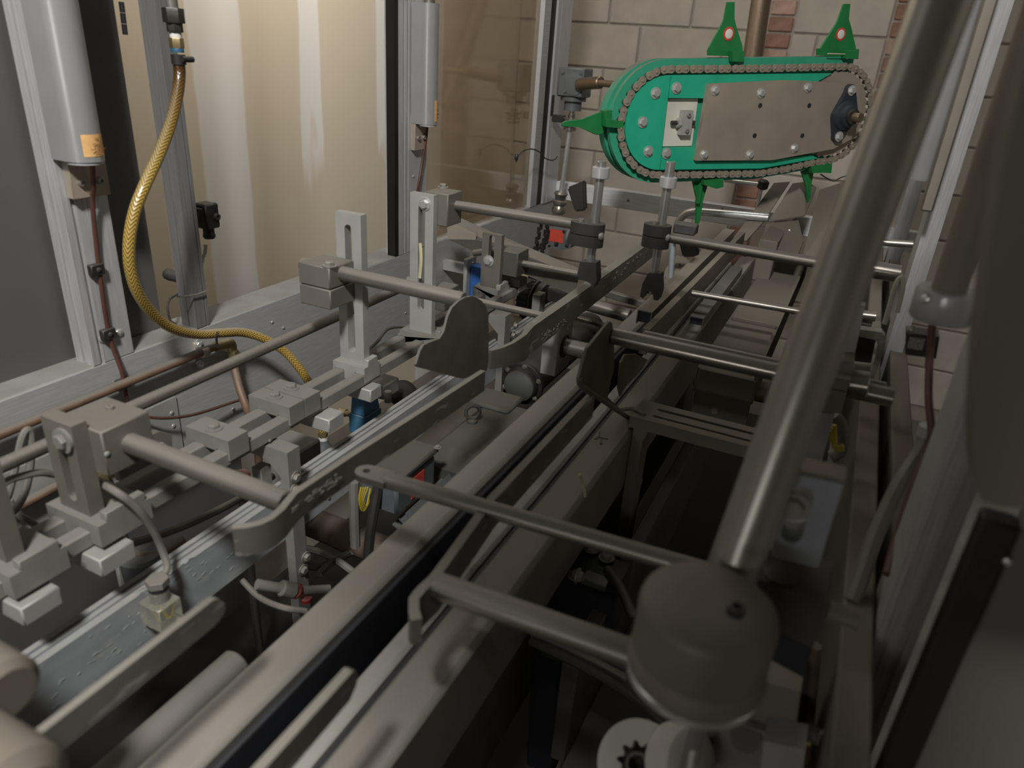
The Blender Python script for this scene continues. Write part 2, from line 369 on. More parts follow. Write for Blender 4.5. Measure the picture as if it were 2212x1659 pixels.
def lettering(parent, s, c, ux, uz, size, m=None, name='lettering'):
    cu = bpy.data.curves.new(name, 'FONT'); cu.body = s; cu.size = size; cu.align_x = 'CENTER'; cu.align_y = 'CENTER'; cu.extrude = .0001
    ob = bpy.data.objects.new(name, cu); n = ux.cross(uz).normalized()
    dg = bpy.context.evaluated_depsgraph_get
    COL.objects.link(ob); bpy.context.view_layer.update()
    me = bpy.data.meshes.new_from_object(ob.evaluated_get(bpy.context.evaluated_depsgraph_get())); bpy.data.objects.remove(ob)
    me.materials.clear(); me.materials.append(m or ink)
    o = bpy.data.objects.new(name, me); COL.objects.link(o); o.parent = parent
    M = Matrix((( ux.x,uz.x,n.x),(ux.y,uz.y,n.y),(ux.z,uz.z,n.z)))
    o.rotation_mode = 'QUATERNION'; o.rotation_quaternion = M.to_quaternion(); o.location = c+n*.0012-ORG[root_of(parent)]
    return o
EX, EY, EZ = Vector((1,0,0)), Vector((0,1,0)), Vector((0,0,1))
# ================================================================== ROOM
struct(MB().box(-1.95, 2.3, -2.6, 3.95, -H-.05, -H, 0).build('floor', cfloor))
struct(MB().box(-1.95, 2.3, -2.6, 3.95, 1.45, 1.5, 0).build('ceiling', ceilm))
struct(MB().box(-1.90, -1.80, -2.6, 3.95, -H, 1.45, 0).build('wall_left', drywall))
struct(MB().box(2.2, 2.3, -2.6, 3.95, -H, 1.45, 0).build('wall_right', dimw))
struct(MB().box(-1.80, 2.2, -2.6, -2.5, -H, 1.45, 0).build('wall_front', dimw))
wb = struct(MB().box(-1.80, 2.2, 3.806, 3.95, -H, 1.45, 0).build('wall_back', mortar))
struct(MB().prism([W(x, y, .47) for x, y in ((-.245,-.10),(-.115,-.10),(-.115,-.60),(.085,-.60),(.085,.46),(-.245,.46))], EZ*.03).build('trim_2', MATS['grey_door_panel']))  # unseen panel added overhead to shade the middle and right of the machine
def wall_piece(name, x0, x1, z0, z1, m, jut=0.0):
    """one block or brick laid in the mortar of the back wall, its face proud of the joints"""
    key = (round(x1-x0, 3), round(z1-z0, 3))
    if key not in FAST:
        mb = MB(); mb.obox(Vector((0,0,0)), EX, EY, EZ, (x1-x0)/2, .012, (z1-z0)/2, .0045)
        me = bpy.data.meshes.new(name); bmesh.ops.recalc_face_normals(mb.bm, faces=mb.bm.faces); mb.bm.to_mesh(me); mb.bm.free(); FAST[key] = me
    k2 = key+(m.name,)
    if k2 not in FAST:
        me = FAST[key].copy(); me.materials.append(m); FAST[k2] = me
    o = bpy.data.objects.new(name, FAST[k2]); COL.objects.link(o); o.parent = wb
    o.location = W((x0+x1)/2, 3.806+jut, (z0+z1)/2)-ORG['wall_back']
CH, BWD = .2035, .4105
bricks = ((-.55, -.435), (-.04, .10))             # two toothed bands of brick, eye-relative x
for c in range(-7, 8):
    z0 = -.044+c*CH; z1 = z0+CH-.009
    x = -1.80
    off = -1.312 if c % 2 else -1.312+BWD/2*.82
    joints = [off+k*BWD for k in range(-3, 12)]
    zones = [(-1.80, bricks[0][0]), (bricks[0][1], bricks[1][0]), (bricks[1][1], 2.2)]
    for a, b in zones:
        cuts = [a]+[j for j in joints if a+.05 < j < b-.05]+[b]
        for p, q in zip(cuts, cuts[1:]):
            if q > 1.3: continue
            wall_piece('block', p+.0045, q-.0045, z0, z1, blockw if (a > -.5 and random.random() < .35) else blockm, random.uniform(-.002, .002))
    for a, b in bricks:
        for k in range(3):
            h = CH/3
            ex = .035*((k+c) % 2)
            wall_piece('brick', a+.005-ex*.0, b-.005, z0+k*h, z0+(k+1)*h-.009, brickl if random.random() < .35 else brickm, random.uniform(-.003, .002))

# ================================================================== MACHINE FRAME, LEFT
def extrusion(mb, x0, x1, y0, y1, z0, z1, groove=None, gw=.008, gd=.006):
    """vertical aluminium post section with slots run into its +X and -Y faces"""
    gx = groove if groove is not None else [(y0+y1)/2]
    pts = [(x0, y0)]
    xm = (x0+x1)/2
    pts += [(xm-gw/2, y0), (xm-gw/2, y0+gd), (xm+gw/2, y0+gd), (xm+gw/2, y0)]
    pts.append((x1, y0))
    for g in gx: pts += [(x1, g-gw/2), (x1-gd, g-gw/2), (x1-gd, g+gw/2), (x1, g+gw/2)]
    pts += [(x1, y1), (x0, y1)]
    return mb.prism([W(x, y, z0) for x, y in pts], EZ*(z1-z0))
lf = thing('side_frame_beam', 'long grey aluminium box beam under the posts along the left of the machine', 'beam', W(-1.09, 1.2, -.74))
mb = MB(); mb.box(-1.13, -1.05, -.5, 2.62, -.745, -.508, .003); mb.build('beam', alu, lf)
MB().box(-1.052, -1.046, .1, .822, -.735, -.62, .001).build('joint_plate', alup, lf)
for px, py in ((371,892),(375,920),(504,884),(330,937)): bolt(lf, V(px, py, X=-1.046), EX, .0042, 'round', chrome)
for px, py in ((429,742),): bolt(lf, V(px, py, X=-1.05), EX, .006, 'hex', chrome)
for px, py in ((612,708),(588,696),(876,676)): bolt(lf, V(px, py, X=-1.05), EX, .0035, 'round', chrome)
p1 = thing('frame_post', 'wide silver aluminium post left of the amber hose, carrying the nearest light tube', 'post', W(-1.07, .715, -.508))
extrusion(MB(), -1.092, -1.05, .681, .755, -.508, 1.3, [.697]).build('profile', aluv, p1)
for px, py in ((221,732),(258,719)): bolt(p1, V(px, py, X=-1.05), EX, .0068, 'round', chrome, 'plug')
p2 = thing('frame_post', 'narrow dull aluminium post behind the amber hose, with a wire wrapped round it', 'post', W(-1.08, .905, -.508))
extrusion(MB(), -1.088, -1.05, .891, .922, -.508, 1.3, [.915], .003, .002).build('profile', alud, p2)
MB().tube([V(381,640,X=-1.045), V(400,640,X=-1.043), V(425,636,X=-1.043), V(445,629,X=-1.043)], .0016, 6).build('tie_wire', gcable, p2)
p3 = thing('frame_post', 'middle aluminium post with a black gasket strip, carrying the far light tube', 'post', W(-1.07, 1.62, -.508))
extrusion(MB(), -1.09, -1.05, 1.56, 1.69, -.508, 1.3, [1.583, 1.60], .006, .005).build('profile', aluv, p3)
MB().box(-1.075, -1.05, 1.543, 1.559, -.508, 1.3, .001).build('gasket', gasket, p3)
for px, py in ((893,381),(911,378),(895,536)): bolt(p3, V(px, py, X=-1.05), EX, .004, 'round', chrome)
p4 = thing('frame_post', 'corner aluminium post at the far end of the left frame, right of the clear panel', 'post', W(-1.07, 2.55, -.508))
extrusion(MB(), -1.10, -1.045, 2.50, 2.63, -.508, 1.3, [2.53], .006, .005).build('profile', aluv, p4)
MB().box(-1.085, -1.052, 2.455, 2.499, -.508, 1.3, .001).build('gasket', gasket, p4)
MB().box(-1.08, -1.05, 2.40, 2.454, -.508, 1.3, .001).build('panel_edge', alu, p4)
MB().box(-1.050, -1.044, 2.505, 2.53, -.20, -.13, .001).build('latch_plate', black, p4)
tag(MB().box(-1.072, -1.066, 1.69, 2.40, -.50, 1.3, 0).build('acrylic_screen', acrylic), 'dusty clear panel between the middle post and the far corner post', 'panel')
dp = thing('machine_screen', 'tall dark grey door panel behind the nearest light tube at the far left', 'panel', W(-1.11, .3, -.5))
MB().box(-1.13, -1.105, -.6, .862, -.52, 1.3, .002).build('sheet', greyp, dp)
mb = MB()
for k in range(3): mb.cyl(V(262+3*k, 4+24*k, X=-1.10), V(265+3*k, 27+24*k, X=-1.10), .004, 10)
mb.build('hinge', black, dp)
# ---- light curtains
def light_tube(label, yc, px_lab, zb, rad, m_y0, m_y1, zbr, lab_w, lab_h, top=None):
    t = thing('light_curtain_tube', label, 'sensor', W(-1.02, yc, zb))
    mb = MB(); xc = -1.05+rad+.012
    prof = [(xc-rad-.010, yc-rad), (xc, yc-rad)]+[(xc+rad*math.sin(a), yc-rad*math.cos(a)) for a in [PI*i/16 for i in range(1, 16)]]+[(xc, yc+rad), (xc-rad-.010, yc+rad)]
    mb.prism([W(x, y, zb) for x, y in prof], EZ*((1.3 if top is None else top)-zb)); mb.build('housing', tubem, t, 30)
    MB().cyl(W(xc, yc, zb-.004), W(xc, yc, zb), rad*.93, 24).build('end_cap', alu, t)
    MB().box(-1.05, -1.036, m_y0, m_y1, zbr, zb+.02, .001).build('bracket', steelp, t)
    for k in (.25, .75): bolt(t, W(-1.036, m_y0+(m_y1-m_y0)*k, zb-.035), EX, .0055, 'cap', zincd)
    # curved paper label wrapped on the tube
    lb = MB(); rr = rad+.0006; a0, a1 = lab_w; n = 8
    A = [W(xc+rr*math.sin(a0+(a1-a0)*i/n), yc-rr*math.cos(a0+(a1-a0)*i/n), zb+.008) for i in range(n+1)]
    B = [p+EZ*lab_h for p in A]
    VA = [lb.bm.verts.new(p) for p in A]; VB = [lb.bm.verts.new(p) for p in B]
    for i in range(n): lb.bm.faces.new((VA[i], VA[i+1], VB[i+1], VB[i]))
    lb.build('label', orange, t)
    am = (a0*.45+a1*.55); nn = Vector((math.sin(am), -math.cos(am), 0)); uu = Vector((math.cos(am), math.sin(am), 0))
    c = W(xc, yc, zb+.008)+nn*(rr-.0002)
    lettering(t, 'START', c+EZ*lab_h*.52, uu, EZ, lab_h*.22)
    for k, s in ((.78, '* ME *'), (.34, 'Quick Disconnect'), (.18, '- Connection -')): lettering(t, s, c+EZ*lab_h*k, uu, EZ, lab_h*.13)
    lettering(t, 'v', c+EZ*lab_h*.05, uu, EZ, lab_h*.22)
    return t, xc
c1, xc1 = light_tube('near silver light curtain tube with a torn orange label, upper left', .703, None, -.182, .0255, .691, .752, -.240, (.95, 2.45), .030)
c2, xc2 = light_tube('far silver light curtain tube with a small orange label, left of the clear panel', 1.635, None, -.180, .024, 1.612, 1.665, -.245, (1.3, 2.6), .05, .090)
MB().cyl(W(xc2, 1.635, .090), W(xc2, 1.635, 1.3), .014, 16).build('rod', steel, c2)
def cable(name, pts, r, m, label, cat='cable', group=None, n=8):
    return one(name, MB().tube(pts, r, n), m, label, cat, group)
k1 = thing('sensor_cable', 'thin brown-red cable hanging down the wide left post from its light tube', 'cable', V(200,365,X=-1.02))
MB().tube([V(200,358,X=-1.02), V(202,400,X=-1.022), V(200,440,X=-1.035), V(207,520,X=-1.043), V(214,580,X=-1.044), V(223,650,X=-1.043), V(234,715,X=-1.044), V(247,760,X=-1.042), V(262,800,X=-1.035), V(268,830,X=-1.035), V(274,862,X=-1.04), V(281,878,X=-1.043)], .0035, 8).build('cable', rcable, k1)
for px, py in ((208,582),(233,721),(266,828)):
    c = V(px, py, X=-1.043); q = MB(); q.obox(c, EX, EY, EZ, .0055, .0115, .009, .0015); cl = q.build('clip', black, k1); bolt(k1, c+EX*.006, EX, .004, 'round', blackd, 'clip_screw')
cable('sensor_cable', [V(923,275,X=-1.03), V(919,310,X=-1.035), V(912,350,X=-1.04), V(905,395,X=-1.04), V(901,420,X=-1.045)], .0035, rcable, 'thin brown-red cable below the far light tube on the middle post')
cable('sensor_cable', [V(281,878,X=-1.043), V(300,895,X=-1.03), V(350,903,X=-1.02), V(420,895,X=-1.02), V(505,868,X=-1.03), V(560,850,X=-1.03)], .003, rcable, 'thin brown cable sagging along the inner face of the left beam')
# ---- hose with its drop pipe and fittings
hp = []
for px, py, X in ((386,130,-.98),(388,160,-.98),(384,200,-.975),(370,262,-.965),(345,330,-.955),(313,400,-.95),(290,460,-.95),(279,530,-.95),(284,592,-.955),(305,645,-.965),(345,692,-.98),(385,714,-.99),(430,722,-1.0),(478,719,-1.0),(525,718,-1.0),(570,731,-.985),(612,757,-.965),(643,790,-.945),(667,826,-.93),(685,860,-.92),(694,890,-.915),(697,932,-.915)):
    hp.append(V(px, py, X=X))
hs = thing('air_hose', 'amber braided air hose hanging in a loop in front of the left posts', 'hose', hp[0])
MB().tube(hp, .0088, 18, 6).build('hose', braid, hs)
def vpx(px, py, X): return V(px, py, X=X)
cl = hp[0]
MB().lathe(cl-EZ*.006, EZ, [(0,.0105),(.014,.0105)], 18).build('hose_clamp', black, hs)
MB().cyl(cl+Vector((.012,-.004,.002)), cl+Vector((.012,.016,.002)), .0045, 10).build('clamp_screw', black, hs)
MB().cyl(V(697,926,X=-.915), V(698,905,X=-.915), .0105, 16).build('ferrule', chrome, hs)
MB().tube([V(470,716,X=-.985), V(468,727,X=-.985), V(468,738,X=-.99), V(472,752,X=-.99)], .002, 6).build('cable_tie', black, hs)
dpipe = thing('drop_pipe', 'vertical pipe end with dark hex union and brass fitting above the amber hose', 'pipe', cl)
b0 = cl+EZ*.012
def zat(py): return V(383, py, X=-.98).z
seg = lambda y0, y1: (zat(y0)-b0.z, zat(y1)-b0.z)
for nm, y0, y1, r, n, m in (('ring',113,104,.0095,18,bring),('brass_nut',104,82,.0105,6,brass),('thread_tape',82,70,.0085,18,wtape),('lower_union',70,50,.0115,8,blki),('hex_union',50,18,.0155,6,blki),('pipe',18,-260,.0085,18,zincd)):
    a, b = seg(y0, y1); MB().lathe(b0, EZ, [(a, r*.97),(a+.001,r),(b-.001,r),(b,r*.97)], n).build(nm, m, dpipe)
# ---- sensor plug behind second post and its wires
sp = thing('sensor_plug', 'black square sensor plug with a cable gland beside the narrow post', 'sensor', V(447,520,X=-1.10))
c = V(447,465,X=-1.10); q = MB(); q.obox(c, EX, EY, EZ, .016, .0165, .0235, .003); q.build('housing', black, sp)
MB().obox(c-EY*.0205+EZ*.004, EX, EY, EZ, .012, .005, .013, .001).build('flange', black, sp)
bolt(sp, c+Vector((.0165,.006,-.001)), EX, .0062, 'cap', blackd, 'screw')
MB().lathe(c-EZ*.044, EZ, [(0,.0095),(.003,.0115),(.008,.0115),(.010,.0105),(.020,.0105)], 16).build('gland', black, sp)
cable('plug_cable', [V(444,528,X=-1.10), V(443,545,X=-1.10), V(437,562,X=-1.11), V(434,590,X=-1.115), V(439,610,X=-1.115)], .0035, wcable, 'short white cable below the black sensor plug')
cable('loose_wire', [V(385,635,X=-1.12), V(368,645,X=-1.10), V(362,662,X=-1.08), V(367,690,X=-1.07), V(380,700,X=-1.06)], .002, bcable, 'black loose wire curling left of the narrow post')
cable('loose_wire', [V(447,667,X=-1.12), V(460,680,X=-1.12)], .0022, bcable, 'black wire end sticking out right of the narrow post')
kb = thing('rubber_stud', 'dark grey rounded knob showing left of the narrow post', 'knob', V(378,598,X=-1.12))
MB().lathe(V(384,600,X=-1.12), V(364,592,X=-1.13)-V(384,600,X=-1.12), [(0,.009),(.014,.0115),(.022,.0105),(.026,.006),(.027,.001)], 16).build('stud', blackd, kb)
one('hinge_block', MB().beam(V(548,668,X=-1.09), V(604,650,X=-1.09), .03, .012, None, .004), blackd, 'small dark hinge lying on the left beam right of the plug', 'hinge')
# ---- copper air lines
cp = thing('copper_pipe', 'upper copper air pipe clipped along the left beam, ending in a brass elbow', 'pipe', V(240,840,X=-1.03))
MB().cyl(V(-260,1045,X=-1.03), V(470,746,X=-1.03), .0078, 16).build('pipe', copper, cp)
e = V(482,744,X=-1.03)
MB().tube([V(464,749,X=-1.03), e+EX*.001, V(499,742,X=-1.028), V(501,760,X=-1.028)], .0095, 12, 4).build('elbow', brass, cp)
MB().lathe(V(502,775,X=-1.028), EZ, [(0,.0125),(.018,.0125)], 6).build('compression_nut', brass, cp)
MB().tube([V(502,770,X=-1.028), V(508,800,X=-1.02), V(518,840,X=-1.0), V(534,885,X=-.98), V(553,945,X=-.97), V(560,1010,X=-.97)], .0078, 12).build('down_pipe', copper, cp)
q = MB(); q.cyl(V(434,763,X=-1.03), V(447,758,X=-1.03), .0098, 16); q.box(-1.05, -1.044, .875, .89, -.575, -.53); q.build('pipe_clip', steelp, cp)
bolt(cp, V(432,786,X=-1.043), EX, .0055, 'hex', chrome); bolt(cp, V(427,744,X=-1.043), EX, .0055, 'hex', chrome)
c2_ = thing('copper_pipe', 'lower copper air pipe behind the nearest slotted upright at left', 'pipe', V(100,1060,X=-1.03))
MB().cyl(V(-120,1178,X=-1.03), V(265,975,X=-1.03), .0078, 16).build('pipe', copper, c2_)
MB().lathe(V(229,1032,X=-.93), EZ, [(0,.011),(.016,.011)], 6).build('compression_nut', brass, c2_)
MB().lathe(V(229,1012,X=-.93), EZ, [(0,.009),(.012,.009)], 14).build('sleeve', brass, c2_)
MB().tube([V(230,1036,X=-.93), V(244,1070,X=-.925), V(258,1130,X=-.92), V(272,1175,X=-.92), V(300,1197,X=-.90), V(345,1196,X=-.88), V(400,1165,X=-.86)], .0078, 12).build('down_pipe', copper, c2_)
# ---- long grey rod running the length of the machine
one('long_rod', MB().cyl(V(-220,1105,X=-.855), V(905,605,X=-.855), .0095, 20), steel, 'long grey rod running lengthwise beside the slotted uprights', 'rod')
# ================================================================== SLIDE BARS, UPRIGHTS, LEFT ARMS
def strip(path, th, ht, flat_end=0):
    """flat bar following a path of top points, vertical section th x ht; th, ht numbers or per-point lists"""
    mb = MB(); n = len(path); R = []
    for i, p in enumerate(path):
        d = path[min(i+1,n-1)]-path[max(i-1,0)]; d.z = 0; d.normalize(); sd = Vector((d.y, -d.x, 0))
        t = th[i] if isinstance(th, (list, tuple)) else th; h = ht[i] if isinstance(ht, (list, tuple)) else ht
        R.append([mb.bm.verts.new(q) for q in (p-sd*t/2, p+sd*t/2, p+sd*t/2-EZ*h, p-sd*t/2-EZ*h)])
    for a, b in zip(R, R[1:]): mb.skin(a, b)
    mb.bm.faces.new(R[0][::-1]); mb.bm.faces.new(R[-1])
    es = [e for e in mb.bm.edges if abs((e.verts[0].co-e.verts[1].co).normalized().z) < .5 and len(e.link_faces) == 2 and e.calc_face_angle(0) > 1]
    bmesh.ops.bevel(mb.bm, geom=es, offset=.0012, segments=1, affect='EDGES')
    return mb
sb = thing('slide_bar_pair', 'pair of dusty square bars carrying the slotted uprights along the left', 'slide bars', W(-.762, .8, -.575))
for a, b in ((-.797, -.776), (-.752, -.731)):
    MB().box(a, b, -.15, 1.72, -.576, -.553, .0025).build('bar', dustal, sb)
for px, py in ((140,1194),(583,952),(678,881)): bolt(sb, V(px, py, X=-.731), EX, .0028, 'round', zincd)
def carriage(par, x0, x1, y0, y1, m, lug=True):
    pts = [(x0,-.570),(x0,-.540),(x1,-.540),(x1,-.570),(-.7305,-.570),(-.7305,-.5525),(-.7525,-.5525),(-.7525,-.570),(-.7755,-.570),(-.7755,-.5525),(-.7975,-.5525),(-.7975,-.570)]
    q = MB(); q.prism([W(x, y0, z) for x, z in pts], EY*(y1-y0))
    if lug: q.box(x1-.012, x1, y0+.012, y1-.006, -.541, -.528)
    q.build('carriage', m, par)
def upright(label, x0, x1, y, th, ztop, slot, m, cm, cy0, cy1, cx0=None, cx1=None):
    t = thing('slotted_upright', label, 'upright', W((x0+x1)/2, y, -.54))
    MB().slot_plate(W(x0, y, -.54), EX, EZ, EY*th, x1-x0, ztop+.54, .0155, slot[0], slot[1]).build('slotted_plate', m, t)
    carriage(t, cx0 or x0-.008, cx1 or x1+.010, cy0, cy1, cm)
    return t
u2 = upright('near slotted upright with its own block and the scuffed arm, left edge of the photo', -.790, -.737, .437, .019, -.417, (.014, .112), mat('dusty_steel_block', (.20,.185,.155), .5, .4, .8, .1, 20, None, 0, .5, (.165,.15,.126)), dustal, .428, .50, -.806, -.712)
dsb = MATS['dusty_steel_block']
bolt(u2, V(140, 950, Y=.437), -EY, .0095, 'hex', dustal)
MB().lathe(V(140,950,Y=.4368), -EY, [(0,.0155),(.004,.0155)], 20).build('washer', dustal, u2)
MB().tube([V(157,1000,Y=.452), V(162,1030,Y=.45), V(163,1062,Y=.45)], .0035, 6).build('paint_drip', mat('yellowed_adhesive', (.55,.52,.33), .6), u2)
MB().box(-.792, -.716, .456, .522, -.487, -.427, .0018).build('block', dsb, u2)
bolt(u2, V(238,884,Z=-.427), EZ, .0045, 'cap', zincd, 'set_screw'); bolt(u2, V(231,981,X=-.716), EX, .0035, 'round', chrome, 'set_screw')
MB().box(-.765, -.702, .415, .462, -.602, -.577, .0018).build('lower_clamp', alup, u2)
u3 = upright('tall bright slotted upright in the middle, holding the split block and thick arm', -.793, -.740, .985, .017, -.266, (.018, .255), alup, alup, .972, 1.02)
MB().box(-.822, -.756, .918, .984, -.382, -.345, .0018).build('block_cap', dsb, u3)
MB().box(-.822, -.756, .918, .984, -.418, -.3835, .0018).build('block_base', dsb, u3)
bolt(u3, V(712,575,Z=-.345), EZ, .0085, 'hex', zincd)
MB().box(-.765, -.712, .965, 1.0, -.602, -.577, .0018).build('lower_clamp', alup, u3)
u4 = upright('tallest slotted upright holding two arms, left of the clear panel', -.775, -.722, 1.190, .014, -.258, (.045, .262), alup, dustal, 1.175, 1.235, -.79, -.70)
bolt(u4, V(918,441,Y=1.19), -EY, .0085, 'hex', chrome)
MB().box(-.752, -.700, 1.206, 1.262, -.318, -.255, .0018).build('block', dsb, u4)
bolt(u4, V(957,405,Z=-.255), EZ, .0075, 'hex', zincd)
MB().box(-.738, -.700, 1.206, 1.262, -.492, -.447, .0018).build('lower_block', mat('dark_steel_block', (.10,.095,.085), .5, .3, .8, .1, 20), u4)
dkb = MATS['dark_steel_block']
MB().tube([V(907,600,Y=1.188), V(910,560,Y=1.186), V(908,525,Y=1.188)], .0035, 6).build('glue_drip', MATS['yellowed_adhesive'], u4)
u5 = upright('short dull slotted upright furthest along the slide bars', -.800, -.747, 1.55, .015, -.405, (.060, .132), dsb, alup, 1.535, 1.60, -.812, -.742)
bolt(u5, V(1056,563,Y=1.55), -EY, .0095, 'hex', chrome)
MB().box(-.775, -.708, 1.566, 1.63, -.507, -.445, .0018).build('block', dkb, u5)
u1 = upright('slotted upright cut off by the left edge of the photo', -.790, -.737, .338, .02, -.42, (.014, .11), dsb, dustal, .325, .388, -.806, -.712)
MB().box(-.765, -.702, .322, .366, -.602, -.577, .0018).build('lower_clamp', alup, u1)
sp2 = thing('screw_plate', 'dark plate with two socket screws behind the near upright', 'plate', V(310,1000,X=-.84))
q = MB(); q.prism([V(x, y, X=-.835) for x, y in ((300,952),(345,932),(371,939),(373,978),(318,1012),(263,1041),(250,1000))], EX*-.012); q.build('plate', dsb, sp2)
for px, py in ((347,963),(271,1001)): bolt(sp2, V(px, py, X=-.835), EX, .0062, 'cap', zincd)
# clamp blocks on the bars
def stop_block(label, x0, x1, y0, y1, bolts):
    t = thing('clamp_block', label, 'clamp', W((x0+x1)/2, (y0+y1)/2, -.575))
    pts = [(x0,-.566),(x0,-.533),(x1,-.533),(x1,-.566),(-.7305,-.566),(-.7305,-.5525),(-.7525,-.5525),(-.7525,-.556),(-.7755,-.556),(-.7755,-.5525),(-.7975,-.5525),(-.7975,-.566)]
    MB().prism([W(x, y0, z) for x, z in pts], EY*(y1-y0)).build('block', dustal, t)
    for x, y in bolts: bolt(t, W(x, y, -.533), EZ, .0085, 'hex', dustal)
    return t
stop_block('dusty clamp block with one bolt between the near upright and the double clamp', -.812, -.727, .645, .683, [(-.772, .662)])
d1 = stop_block('dusty clamp block with one bolt, near half of the double clamp', -.812, -.727, .772, .806, [(-.772, .789)])
d2 = stop_block('dusty clamp block with one bolt, far half of the double clamp', -.812, -.727, .808, .846, [(-.772, .828)])
MB().box(-.765, -.702, .835, .875, -.602, -.577, .0018).build('lower_clamp', alup, d2)
d3 = stop_block('bright ridged clamp block behind the short far upright', -.812, -.727, 1.63, 1.675, [(-.78, 1.65)])
# legs bolted to the slotted beam
def leg(label, y0, y1, zb, bolts, spacer=True):
    t = thing('support_bracket', label, 'leg', W(-.70, (y0+y1)/2, zb))
    pts = [(-.81,-.579),(-.690,-.579),(-.690,zb),(-.7075,zb),(-.7075,-.628),(-.735,-.602),(-.81,-.602)]
    MB().prism([W(x, y0, z) for x, z in pts], EY*(y1-y0)).build('plate', dustal, t)
    if spacer: MB().box(-.772, -.752, y0+.004, y1, -.76, -.632, .001).build('spacer', dustal, t); MB().box(-.752, -.7075, y0+.008, y1-.004, -.757, -.750, .001).build('spacer_foot', dustal, t)
    for b in bolts: bolt(t, V(b[0], b[1], X=-.690), EX, .0068, 'hex', zincd)
    return t
leg('grey bracket leg with four bolts in front of the slotted beam, beside the scuffed guide', .721, .748, -.96, ((638,1031),(636,1057),(660,1203),(654,1231)))
leg('grey bracket leg with bolts below the far guide rail', 1.478, 1.512, -.845, ((1113,703),(1108,724),(1103,828),(1101,849)))
leg('grey bracket leg under the bars at the near left', .20, .23, -.96, ())
# slotted aluminium beam
rb = thing('slotted_beam', 'long aluminium beam with a slotted top running below the left guides', 'beam', W(-.725, .9, -.748))
pts = [(-.742,-.748),(-.742,-.664),(-.734,-.664),(-.734,-.670),(-.729,-.670),(-.729,-.664),(-.7225,-.664),(-.7225,-.668),(-.7185,-.668),(-.7185,-.664),(-.708,-.664),(-.708,-.748)]
MB().prism([W(x, -.25, z) for x, z in pts], EY*2.25).build('profile', mat('scratched_aluminium', (.40,.425,.45), .42, .3, .75, .22, 16, (1,.4,1.5), 0, .5, (.25,.238,.21), 0, .45), rb)
for px, py in ((710,1075),(830,983),(917,929),(840,958)): bolt(rb, V(px, py, X=-.708), EX, .004, 'round', chrome, 'stud')
MB().lathe(V(829,984,X=-.7085), EX, [(0,.008),(.0012,.008)], 16).build('plug', black, rb)
# clear sensor cube on the beam
cb = thing('sensor_cube', 'clear plastic sensor cube with a threaded neck on the slotted beam', 'sensor', V(345,1365,X=-.69))
cc = V(348,1318,X=-.685)
MB().obox(cc, EX, EY, EZ, .019, .017, .018, .0015).build('cube', clearp, cb)
q = MB(); zc = cc+EZ*.018+EY*.002
prof = [(0,.0125)]
for i in range(5): prof += [(.002+.0028*i,.0125),(.0034+.0028*i,.0115)]
q.lathe(zc, EZ, prof+[(.017,.0115)], 18); q.build('neck', clearp, cb)
MB().lathe(zc+EZ*.017, EZ, [(0,.0125),(.006,.0125)], 16).build('seal', black, cb)
MB().lathe(zc+EZ*.023, EZ, [(0,.0145),(.009,.0145),(.010,.0135)], 6).build('nut', gcable, cb)
q = MB(); q.tube([cc+Vector((.004,-.006,.012)), cc+Vector((.006,-.002,-.004)), cc+Vector((.008,.004,-.006)), cc+Vector((.008,.008,.008))], .002, 6); q.build('inner_wire', ycable, cb)
ct = zc+EZ*.028
cable('sensor_lead', [ct, V(361,1228,X=-.69), V(349,1185,X=-.70), V(326,1137,X=-.70), V(292,1094,X=-.70), V(240,1056,X=-.72), V(190,1035,X=-.83), V(132,1028,X=-.86), V(88,1021,X=-.86), V(45,1029,X=-.86), V(8,1044,X=-.86), V(-60,1100,X=-.86)], .0048, gcable, 'grey cable arching from the clear sensor cube round the near upright')
cable('looped_cable', [V(-30,1140,X=-.9), V(12,1085,X=-.9), V(33,1010,X=-.9), V(47,948,X=-.9), V(60,928,X=-.9), V(68,945,X=-.9), V(66,1000,X=-.9), V(55,1060,X=-.9), V(32,1102,X=-.9), V(-10,1130,X=-.9)], .0048, gcable, 'dusty cable looped up at the left edge of the photo')
cable('looped_cable', [V(20,1080,X=-.93), V(40,1110,X=-.93), V(70,1130,X=-.93), V(110,1155,X=-.93), V(160,1180,X=-.93)], .0048, gcable, 'dusty cable dipping behind the bars at the left edge')
cable('lengthwise_cable', [V(225,1188,X=-.80), V(290,1172,X=-.80), V(355,1152,X=-.80), V(430,1122,X=-.80), V(520,1076,X=-.80), V(590,1028,X=-.80)], .0062, gcable, 'thick dusty cable running under the slide bars')
cable('lengthwise_cable', [V(520,1250,X=-.72), V(560,1290,X=-.66), V(610,1312,X=-.6), V(660,1320,X=-.58)], .0045, gcable, 'pale cable curving under the conveyor beside the red fitting')
# ---- arms
def rod(name, p0, p1, r, m, label, par=None, cat='rod'):
    q = MB().cyl(p0, p1, r, 24, None, .0012)
    return q.build(name, m, par) if par else one(name, q, m, label, cat)
ga = thing('product_guide', 'scuffed flat guide with a curled end welded to the nearest thick left arm', 'guide rail', W(-.6, .49, -.456))
rod('arm_rod', W(-.725, .490, -.457), W(-.476, .490, -.457), .0127, steel, '', ga)
path = [V(x, y, Z=-.449) for x, y in ((503,1137),(533,1135),(560,1129),(584,1118),(607,1099))]+[W(-.473, .50, -.449), W(-.470, .60, -.449), W(-.462, .75, -.449), W(-.455, .905, -.449)]
strip(path, .0085, .034).build('guide_bar', guide, ga)
gb = thing('product_guide', 'thick arm through the split block with a dark flared end plate', 'guide plate', W(-.6, .952, -.36))
rod('arm_rod', W(-.842, .952, -.361), W(-.519, .952, -.361), .0125, steel, '', gb)
XP = -.515
